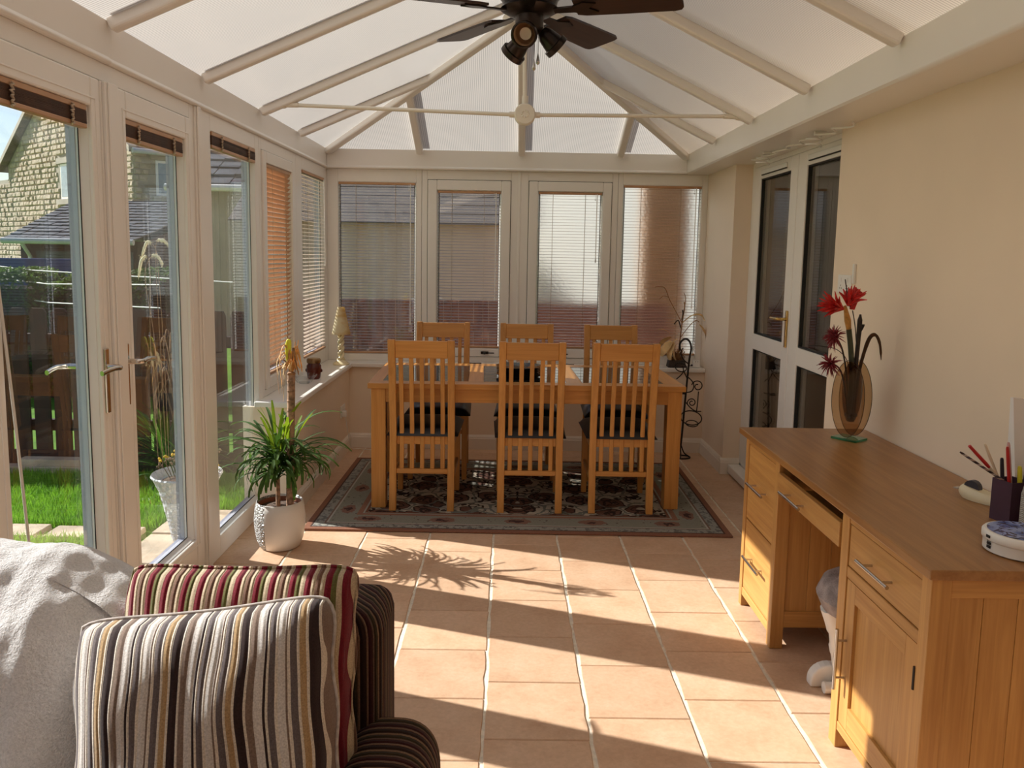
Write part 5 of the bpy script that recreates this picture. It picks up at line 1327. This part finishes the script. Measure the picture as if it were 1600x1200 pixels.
# paving: slabs along the conservatory and two stepping rows
pv = struct('paving', 'buff stone paving slabs beside the garden doors')
rr = random.Random(2)
def pslab(x0, x1, y0, y1):
    j = lambda: rr.uniform(-.006, .006)
    m = MB(); z = GZ+.022+rr.uniform(-.004, .004)
    m.hexa([(x0, y0, GZ-.05), (x1, y0, GZ-.05), (x1, y1, GZ-.05), (x0, y1, GZ-.05), (x0+.006+j(), y0+.006+j(), z), (x1-.006+j(), y0+.006+j(), z), (x1-.006+j(), y1-.006+j(), z), (x0+.006+j(), y1-.006+j(), z)])
    m.build('slab', 'paving', pv, bevel=.005)
for k in range(9):
    pslab(-2.03, -1.53, .9+.45*k, .9+.45*(k+1)-.012)
for k in range(4):
    pslab(-2.62-.55*k, -2.10-.55*k, 4.42, 4.62); pslab(-2.56-.55*k, -2.05-.55*k, 4.0, 4.2)
# grass blades on the lawn seen through the doors
m = MB(); rr = random.Random(4)
vs, fs = [], []
def paved(x, y): return x > -2.05 or ((4.41 < y < 4.63 or 3.99 < y < 4.21) and x > -4.3)
cnt = 0
while cnt < 42000:
    y = 2.6+rr.random()**.8*3.1; x = -1.55-rr.random()*(3.2)
    if y > 5.72 or (paved(x, y) and y < 4.96): continue
    if x < -.95*y+.2: continue
    h = rr.uniform(.03, .075)*(1.15 if y > 5.4 else 1); a = rr.uniform(0, 6.28); w = .0028; lx, ly = rr.gauss(0, .022), rr.gauss(0, .022)
    o = len(vs); c, s_ = math.cos(a)*w, math.sin(a)*w
    vs += [(x-c, y-s_, GZ-.012), (x+c, y+s_, GZ-.012), (x+c*.6+lx*.4, y+s_*.6+ly*.4, GZ+h*.6), (x-c*.6+lx*.4, y-s_*.6+ly*.4, GZ+h*.6), (x+lx, y+ly, GZ+h)]
    fs += [(o, o+1, o+2, o+3), (o+3, o+2, o+4)]; cnt += 1
m._add(vs, fs); g = m.build('lawn_grass', 'grass_blade'); g['kind'] = 'stuff'; tag(g, 'short bright green lawn grass outside the garden doors', 'grass')
# picket fence
f = thing('picket_fence', 'dark red brown picket fence at the end of the lawn', 'fence', (-3.7, 5.92, GZ))
rr = random.Random(9)
pk = MB().prism([(-.058, 0), (.058, 0), (.058, 1.12), (.04, 1.155), (-.04, 1.155), (-.058, 1.12)], 'xz', -.010, .010).mesh('picket', 'tar_paint')
for k in range(30):
    o = place('picket', pk, f, (2.02-.146*k+rr.uniform(-.006, .006), rr.uniform(-.003, .003), .04)); o.rotation_euler = (0, rr.uniform(-.008, .008), 0)
for z in (.28, .92):
    m = MB(); m.box(-2.4, 2.05, .012, .055, z, z+.085); m.build('fence_rail', 'tar_paint', f, bevel=.004)
for x in (-2.3, -.55, 1.2):
    m = MB(); m.box(x-.05, x+.05, .055, .155, 0, 1.15); m.build('fence_post', 'tar_paint', f, bevel=.005)
m = MB(); m.box(-2.4, 2.05, -.025, .0, -.02, .14); m.build('gravel_board', 'tar_paint', f)
for i, (x0, x1, z0, z1, y) in enumerate(((-3.75, -2.95, .0, .05, 5.75), (-3.55, -3.1, .05, .10, 5.77))):
    m = MB(); m.box(x0, x1, y, y+.10, GZ+z0, GZ+z1); tag(m.build('timber_offcut', 'paving', bevel=.004), ['long weathered plank lying at the foot of the picket fence', 'shorter weathered plank lying on top of the long one'][i], 'plank', 'planks by the fence')
# leafy bed in front of the fence
def strap_plant(nm, lab, loc, n, ln, mat, seed, spread=.9, cat='plant'):
    t = thing(nm, lab, cat, loc); rr = random.Random(seed)
    mm = [leaf_mesh(ln*q, .022, dr, u, mat, 'leaf') for q, dr, u in ((1, 1.5, 1.2), (.8, 1.9, 1.0), (1.1, .9, 1.35))]
    for i in range(n):
        o = place('leaf', rr.choice(mm), t, (rr.uniform(-.06, .06), rr.uniform(-.06, .06), 0), (rr.uniform(-.2, .2), rr.uniform(-.2, .2), rr.uniform(0, 6.28)))
    return t
strap_plant('strap_leaf_plant', 'dark strappy plant in front of the fence behind the planter', (-2.28, 5.50, GZ), 46, .62, 'dracaena_leaf', 3)
gp = thing('dry_grass_clump', 'dried brown grass clump growing against the fence behind the planter', 'plant', (-2.33, 5.70, GZ)); rr = random.Random(6)
for i in range(30):
    a = rr.uniform(0, 6.28); r = rr.uniform(.03, .14); h = rr.uniform(.55, 1.12); m = MB()
    m.tube(smooth_path([(0, 0, 0), (r*.35*math.cos(a), r*.2*math.sin(a), h*.6), (r*math.cos(a), r*.5*math.sin(a), h), (r*1.5*math.cos(a), r*.6*math.sin(a), h*rr.uniform(.75, .98))], 4), [.004]*4+[.0035]*5+[.006]*3+[.002], 4); m.build('stalk', 'dry_grass', gp, smooth=70)
# pampas plumes
pg = thing('plume_grass', 'tall grass with three cream nodding plumes outside the second garden door', 'plant', (-2.15, 5.0, GZ))
for pts, sz in (([(.02, 0, 0), (.0, 0, 1.0), (-.01, 0, 1.62), (.03, 0, 1.695), (.075, 0, 1.66)], 1), ([(.03, .01, 0), (.02, 0, 1.0), (.0, 0, 1.55), (-.02, 0, 1.66), (-.06, 0, 1.68), (-.095, 0, 1.59)], 1), ([(.0, -.01, 0), (-.03, 0, 1.0), (-.08, 0, 1.45), (-.045, 0, 1.585), (-.0, -.01, 1.60), (.035, -.01, 1.55)], 1), ([(-.02, -.01, 0), (-.06, 0, 1.0), (-.045, -.01, 1.54), (-.085, -.02, 1.575), (-.11, -.02, 1.47)], 1)):
    P = smooth_path(pts, 8); m = MB(); m.tube(P, .0025, 5); sm_ = m.build('stalk', 'dry_grass', pg, smooth=70)
    k = len(P); m = MB(); q = P[-13:]; m.tube(q, [.003+.006*math.sin(math.pi*min(1, (i+1)/len(q)))**.7 for i in range(len(q))], 8)
    rr = random.Random(k)
    for i in range(160):
        c = rr.choice(q); m.tube([c, c+Vector((rr.gauss(0, .007), rr.gauss(0, .007), rr.gauss(-.004, .008)))], [.002, .0008], 3)
    m.build('plume', 'plume', sm_, smooth=70)
# tall planter
p = thing('tall_planter', 'tall pale grey textured planter with yellow flowers on the paving outside', 'planter', (-1.775, 4.42, GZ+.022))
m = MB(); m.lathe([(.0, 0), (.085, 0), (.092, .02), (.115, .14), (.150, .29), (.178, .355), (.190, .372), (.186, .382), (.172, .372), (.16, .34)], n=48); m.build('planter_body', 'planter_grey', p, smooth=50)
m = MB(); m.lathe([(.163, .335), (.08, .35), (0, .352)], n=24); m.build('soil', 'soil', p, smooth=60)
rr = random.Random(12)
for i in range(60):
    a = rr.uniform(0, 6.28); r = rr.uniform(.02, .15); h = rr.uniform(.40, .50); m = MB()
    b0 = Vector((r*.7*math.cos(a), r*.7*math.sin(a), .345)); e = Vector((r*1.15*math.cos(a), r*1.15*math.sin(a), h))
    m.tube([b0, (b0+e)/2+Vector((0, 0, .02)), e], .0022, 4); sg = m.build('sprig', 'dry_grass' if i % 2 else 'hedge_leaf', p)
    m = MB()
    for k in range(4): m.ball(e+Vector((rr.gauss(0, .009), rr.gauss(0, .009), rr.gauss(0, .006))), .0075, 6)
    m.build('flower_head', 'flower_yellow' if i % 3 == 0 else 'dry_grass', sg)
# hedge beyond the fence
def hedge(nm, lab, x0, x1, y0, y1, z1, n, seed, lump=.12):
    t = thing(nm, lab, 'hedge', ((x0+x1)/2, (y0+y1)/2, GZ)); rr = random.Random(seed)
    m = MB(); hx, hy, h = (x1-x0)/2, (y1-y0)/2, z1-GZ
    top = lambda x: h-lump*(.5+.5*math.sin(x*3.1+seed))-lump*.5*math.sin(x*7.7)
    m.box(-hx+.05, hx-.05, -hy+.05, hy-.05, 0, h-lump*2); m.build('hedge_core', 'earth', t)
    vs, fs = [], []
    for i in range(n):
        x = rr.uniform(-hx, hx); tt = top(x)
        if rr.random() < .55: y, z = rr.uniform(-hy, hy), tt-abs(rr.gauss(0, .05))
        else: y, z = -hy+abs(rr.gauss(0, .05)), rr.uniform(.05, tt)
        s = rr.uniform(.018, .035); a = Vector((rr.gauss(0, 1), rr.gauss(0, 1), rr.gauss(0, 1))).normalized(); b_ = a.orthogonal().normalized(); c = Vector((x, y, z)); o = len(vs)
        vs += [c-a*s, c+b_*s*.5, c+a*s, c-b_*s*.5]; fs.append((o, o+1, o+2, o+3))
    m = MB(); m._add(vs, fs); m.build('foliage', 'hedge_leaf', t)['kind'] = 'stuff'
hedge('clipped_hedge', 'dark clipped hedge with sunlit top beyond the picket fence', -6.4, -3.9, 8.7, 9.6, 1.27, 9000, 1)
# clothes lines
for i, (a, b_, lab) in enumerate((((-6.6, 10, 1.12), (-3.0, 7, 1.18), 'upper washing line crossing beyond the fence'), ((-6.6, 10, .93), (-3.0, 7, .98), 'lower washing line crossing beyond the fence'), ((-8.2, 11.2, 1.33), (-2.3, 6.8, 1.22), 'longest washing line in front of the slate roofed garage'))):
    m = MB(); m.tube([a, (Vector(a)+Vector(b_))/2-Vector((0, 0, .05)), b_], .006, 5); tag(m.build('washing_line', 'rope_line'), lab, 'washing line', 'washing lines')
m = MB(); m.box(-7.5, -6.3, 11.9, 11.95, GZ, 1.31); tag(m.build('blue_board', 'blue_tarp', bevel=.01), 'dark blue board standing behind the hedge', 'board')

# ---------------------------------------------------------------- stone house
hs = thing('stone_house', 'gritstone gabled house across the garden with slate roof', 'house', (-10.02, 22., GZ))
dA, nA = Vector((-.75, .66, 0)).normalized(), Vector((-.66, -.75, 0)).normalized()
dB, nB = Vector((.66, .75, 0)).normalized(), Vector((.75, -.66, 0)).normalized()
EH, RG = 4.32, 7.05       # eaves and ridge height above the ground
def gtop(s): return EH+(RG-EH)*(1-abs(s-4.75)/4.75) if 0 <= s <= 9.5 else EH
m = MB()
poly = [(0, 0), (9.5, 0), (9.5, EH), (4.75, RG), (0, EH)]
vs = [dA*s+Vector((0, 0, z)) for s, z in poly]; vs2 = [v+dB*9 for v in vs]
m._add(vs+vs2, [(0, 1, 2, 3, 4), (9, 8, 7, 6, 5)]+[(i, i+5, (i+1) % 5+5, (i+1) % 5) for i in range(5)]); m.build('wall_core', 'mortar', hs)
rr = random.Random(15)
WIN = (4.05, 4.95, 3.06, 4.12)    # window on the gable
def stones(name, d, n, length, top, skip, course=.163):
    m = MB(); z = .0; row = 0; holder = []
    while z < RG:
        s = -(rr.uniform(0, .2)); 
        while s < length:
            w = rr.uniform(.16, .42); s0, s1 = max(s, 0)+.008, min(s+w, length)-.008; s += w
            if s1-s0 < .06: continue
            zt = z+course-.018
            if zt > min(top(s0), top(s1)): continue
            if skip and s1 > skip[0]-.05 and s0 < skip[1]+.05 and zt > skip[2]-.2 and z < skip[3]+.2: continue
            p = rr.uniform(.02, .07); e = rr.uniform(.02, .04)
            q = [d*s0+Vector((0, 0, z)), d*s1+Vector((0, 0, z)), d*s1+Vector((0, 0, zt)), d*s0+Vector((0, 0, zt))]
            f_ = [d*(s0+e)+n*p+Vector((0, 0, z+e)), d*(s1-e)+n*(p*rr.uniform(.6, 1.2))+Vector((0, 0, z+e)), d*(s1-e)+n*(p*rr.uniform(.6, 1.2))+Vector((0, 0, zt-e*.6)), d*(s0+e)+n*(p*rr.uniform(.6, 1.2))+Vector((0, 0, zt-e*.6))]
            holder.append((q, f_, (s0+s1)/2, z))
        z += course; row += 1
    return holder
def stone_mesh(m, q, f_, c=Vector((0, 0, 0))):
    vs = [v-c for v in q+f_]; m._add(vs, [(4, 5, 6, 7), (0, 1, 5, 4), (1, 2, 6, 5), (2, 3, 7, 6), (3, 0, 4, 7)])
def put_stones(h, part_filter, limit, label):
    big, rest = [], MB()
    sel = [x for x in h if part_filter(x)]; sel_ids = set(id(x) for x in sel[:limit])
    for x in h:
        if id(x) in sel_ids:
            c = sum((v for v in x[0]), Vector())/4; m = MB(); stone_mesh(m, x[0], x[1], c); m.build('stone', 'gritstone', hs, loc=c)
        else: stone_mesh(rest, x[0], x[1])
    rest.build('stonework', 'gritstone', hs)['kind'] = 'stuff'
m = MB(); v = [dA*a+dB*b_+Vector((0, 0, z)) for z in (0, EH-.45) for a, b_ in ((9.5, 0), (12.8, 0), (12.8, 6), (9.5, 6))]; m.hexa(v); m.build('wing_core', 'mortar', hs)
hA = stones('a', dA, nA, 12.8, lambda s: gtop(s) if s <= 9.5 else EH-.45, WIN)
put_stones(hA, lambda x: 3.6 < x[2] < 9.2 and x[3] > 2.6, 230, '')
hB = stones('b', dB, nB, 9., lambda s: EH, (.55, 1.5, 3.0, 4.0))
put_stones(hB, lambda x: x[2] < .45 and x[3] > 2.2, 40, '')
def hbox(par, nm, mat, d, n, s0, s1, z0, z1, p0, p1):
    m = MB(); v = [d*s+n*p+Vector((0, 0, z)) for z in (z0, z1) for s, p in ((s0, p0), (s1, p0), (s1, p1), (s0, p1))]; m.hexa(v); return m.build(nm, mat, par)
def hwin(d, n, s0, s1, z0, z1):
    w = hbox(hs, 'window', 'upvc', d, n, s0, s1, z0, z1, -.08, -.01+.02)
    hbox(w, 'window_pane', 'window_dark', d, n, s0+.07, s1-.07, z0+.07, z1-.07, .0, .016)
    hbox(hs, 'window_sill', 'house_grey', d, n, s0-.12, s1+.12, z0-.16, z0-.01, -.05, .12); hbox(hs, 'window_lintel', 'house_grey', d, n, s0-.15, s1+.15, z1+.01, z1+.18, -.05, .07)
hwin(dA, nA, *WIN); hwin(dB, nB, .6, 1.45, 3.05, 4.0)
# roof planes and verge
for sgn in (0, 1):
    s_e = -.35 if sgn == 0 else 9.85; e = dA*s_e+Vector((0, 0, EH-.2)); r_ = dA*4.75+Vector((0, 0, RG+.02)); m = MB(); k = 16
    for i in range(k):
        a = e.lerp(r_, i/k); b_ = e.lerp(r_, (i+1.15)/k); up = Vector((0, 0, .05)); f0, f1 = nA*.25*1.0, dB*9.2
        m.hexa([a+f0, a+f1, b_+f1, b_+f0, a+f0+up, a+f1+up, b_+f1+up*.4, b_+f0+up*.4])
    m.build('slate_roof', 'slate', hs)['kind'] = 'stuff'
    m = MB(); m.hexa([e+nA*.05, e+nA*.26, r_+nA*.26, r_+nA*.05, e+nA*.05+Vector((0, 0, .16)), e+nA*.26+Vector((0, 0, .16)), r_+nA*.26+Vector((0, 0, .16)), r_+nA*.05+Vector((0, 0, .16))]); m.build('verge_board', 'house_grey', hs)
m = MB(); m.tube([dA*-.42+nA*.2+Vector((0, 0, EH-.16)), dA*-.42+dB*9+Vector((0, 0, EH-.16))], .07, 8); m.build('gutter', 'gutter', hs)
# garage with slate roof in front of the house
gr = thing('slate_garage', 'low garage with dark slate roof in front of the stone house', 'garage', (-8., 15, GZ))
def gp_(x, y, z): return Vector((x+8, y-15, z-GZ))
e0, e1, r0, r1 = gp_(-9.25, 15, 1.60), gp_(-6.85, 15, 1.60), gp_(-9.3, 17.6, 2.45), gp_(-6.2, 17.6, 2.45)
m = MB(); m._add([gp_(-9.1, 15.25, GZ), gp_(-6.75, 15.25, GZ), gp_(-6.1, 20, GZ), gp_(-9.1, 20, GZ), gp_(-9.1, 15.25, 1.60), gp_(-6.75, 15.25, 1.60), gp_(-6.1, 17.6, 2.40), gp_(-9.1, 17.6, 2.40), gp_(-6.1, 20, 1.6), gp_(-9.1, 20, 1.6)], [(0, 1, 5, 4), (1, 2, 8, 6, 5), (2, 3, 9, 8), (3, 0, 4, 7, 9)]); m.build('garage_wall', 'tar_paint', gr)
m = MB(); m.box(*[v for v in (gp_(-8.8, 0, 0).x, gp_(-7.0, 0, 0).x)], .22, .26, .0, 1.55); m.build('garage_door', 'slate', gr)
m = MB(); k = 13
for i in range(k):
    t0, t1 = i/k, min(1, (i+1.2)/k); a0, a1, b0, b1 = e0.lerp(r0, t0), e1.lerp(r1, t0), e0.lerp(r0, t1), e1.lerp(r1, t1); up = Vector((0, 0, .035))
    n_ = 12
    for j in range(n_):
        u0, u1 = j/n_+.003, (j+1)/n_-.003; kx = rr.uniform(-.006, .006); q = Vector((0, 0, kx+.01))
        m = MB(); m.hexa([a0.lerp(a1, u0)+q, a0.lerp(a1, u1)+q, b0.lerp(b1, u1)+q, b0.lerp(b1, u0)+q, a0.lerp(a1, u0)+up+q, a0.lerp(a1, u1)+up+q, b0.lerp(b1, u1)+q+up*.2, b0.lerp(b1, u0)+q+up*.2]); m.build('roof_slate', 'slate', gr)
m = MB(); m.hexa([r0, r1, gp_(-6.2, 20.2, 1.6), gp_(-9.3, 20.2, 1.6), r0+up, r1+up, gp_(-6.2, 20.2, 1.63), gp_(-9.3, 20.2, 1.63)]); m.build('rear_slope', 'slate', gr)
m = MB(); m.tube([e0+Vector((0, -.06, -.02)), e1+Vector((0, -.06, -.02))], .055, 8); m.tube([e0+Vector((.35, -.05, -.05)), e0+Vector((.35, .2, -.3)), e0+Vector((.35, .2, -1.6))], .035, 8); m.build('gutter', 'gutter', gr)
# slate roofed neighbour seen through the tall side light
nb = thing('slate_bungalow', 'grey rendered bungalow with slate roof behind the tall side light', 'house', (-4.7, 14.5, GZ))
m = MB(); m.box(-1.1, 2.2, .3, 6, 0, 2.70); m.build('rendered_wall', 'house_grey', nb)
m = MB(); k = 12
for i in range(k):
    y0, y1 = -.1+.28*i, -.1+.28*(i+1.2); z0, z1 = 2.72+.17*i, 2.72+.17*(i+1.2)
    for j in range(10):
        x0 = -1.3+.37*j; kx = rr.uniform(0, .025); m.hexa([(x0+.005, y0, z0+kx), (x0+.36, y0, z0+kx), (x0+.36, y1, z1+kx), (x0+.005, y1, z1+kx), (x0+.005, y0, z0+.06+kx), (x0+.36, y0, z0+.06+kx), (x0+.36, y1, z1+.01+kx), (x0+.005, y1, z1+.01+kx)])
m.build('roof_slate', 'slate', nb)['kind'] = 'stuff'
m = MB(); m.tube([(-1.3, -.15, 2.70), (2.3, -.15, 2.70)], .06, 8); m.build('gutter', 'upvc', nb)

# ---------------------------------------------------------------- beyond the back windows
st(MB().box(-1.3, 8, 6.4, 40, GZ-.02, GZ).build('yard', 'paving'), 'paved yard behind the back wall')
f = thing('back_fence', 'red brown boarded fence outside the back windows', 'fence', (-.5, 7.65, GZ))
bd = MB().box(-.069, .069, -.009, .009, 0, 1.2).mesh('board', 'fence_red')if 'fence_red' in MATS else None
if bd is None:
    plain('fence_red', (.13, .045, .030), .75, var=.4, nscale=10)
    bd = MB().box(-.069, .069, -.009, .009, 0, 1.2).mesh('board', 'fence_red')
for k in range(26): place('board', bd, f, (-1.6+.1425*k, .004*(k % 2), 0))
for z in (.25, .9):
    m = MB(); m.box(-1.7, 2.1, .012, .05, z, z+.08); m.build('fence_rail', 'fence_red', f)
ob = thing('beige_outbuilding', 'beige rendered outbuilding with slate roof beyond the back fence', 'outbuilding', (-1.6, 11, GZ))
m = MB(); m.prism([(0, 0), (2., 0), (2., 3.1), (0, 2.04)], 'yz', -1.9, 1.9); m.build('rendered_wall', 'render_beige', ob)
m = MB(); k = 10
for i in range(k):
    y0, y1 = -.2+.22*i, -.2+.22*(i+1.2); z0, z1 = 2.02+.13*i, 2.02+.13*(i+1.2)
    m.hexa([(-2.1, y0, z0), (2.0, y0, z0), (2.0, y1, z1), (-2.1, y1, z1), (-2.1, y0, z0+.02), (2.0, y0, z0+.02), (2.0, y1, z1+.01), (-2.1, y1, z1+.01)])
m.build('roof_slate', 'roof_grey', ob)['kind'] = 'stuff'
m = MB(); m.box(1.38, 1.87, 8.4, 8.56, GZ, 3.6); tag(m.build('brown_stone_pier', 'brown_stone', bevel=.01), 'brown stone wall end outside the last back window', 'wall pier')
wh = thing('white_rendered_house', 'sunlit white rendered house seen blurred through the obscured back windows', 'house', (.42, 14.6, GZ), R(-45))
m = MB(); m.box(0, 4.6, 0, 6, 0, 4.6); m.build('rendered_wall', 'white_render', wh)
m = MB(); m.hexa([(-.3, -.3, 4.6), (4.9, -.3, 4.6), (4.9, 6.3, 4.6), (-.3, 6.3, 4.6), (1.2, 2.9, 6.4), (3.4, 2.9, 6.4), (3.4, 3.1, 6.4), (1.2, 3.1, 6.4)]); m.build('slate_roof', 'slate', wh)
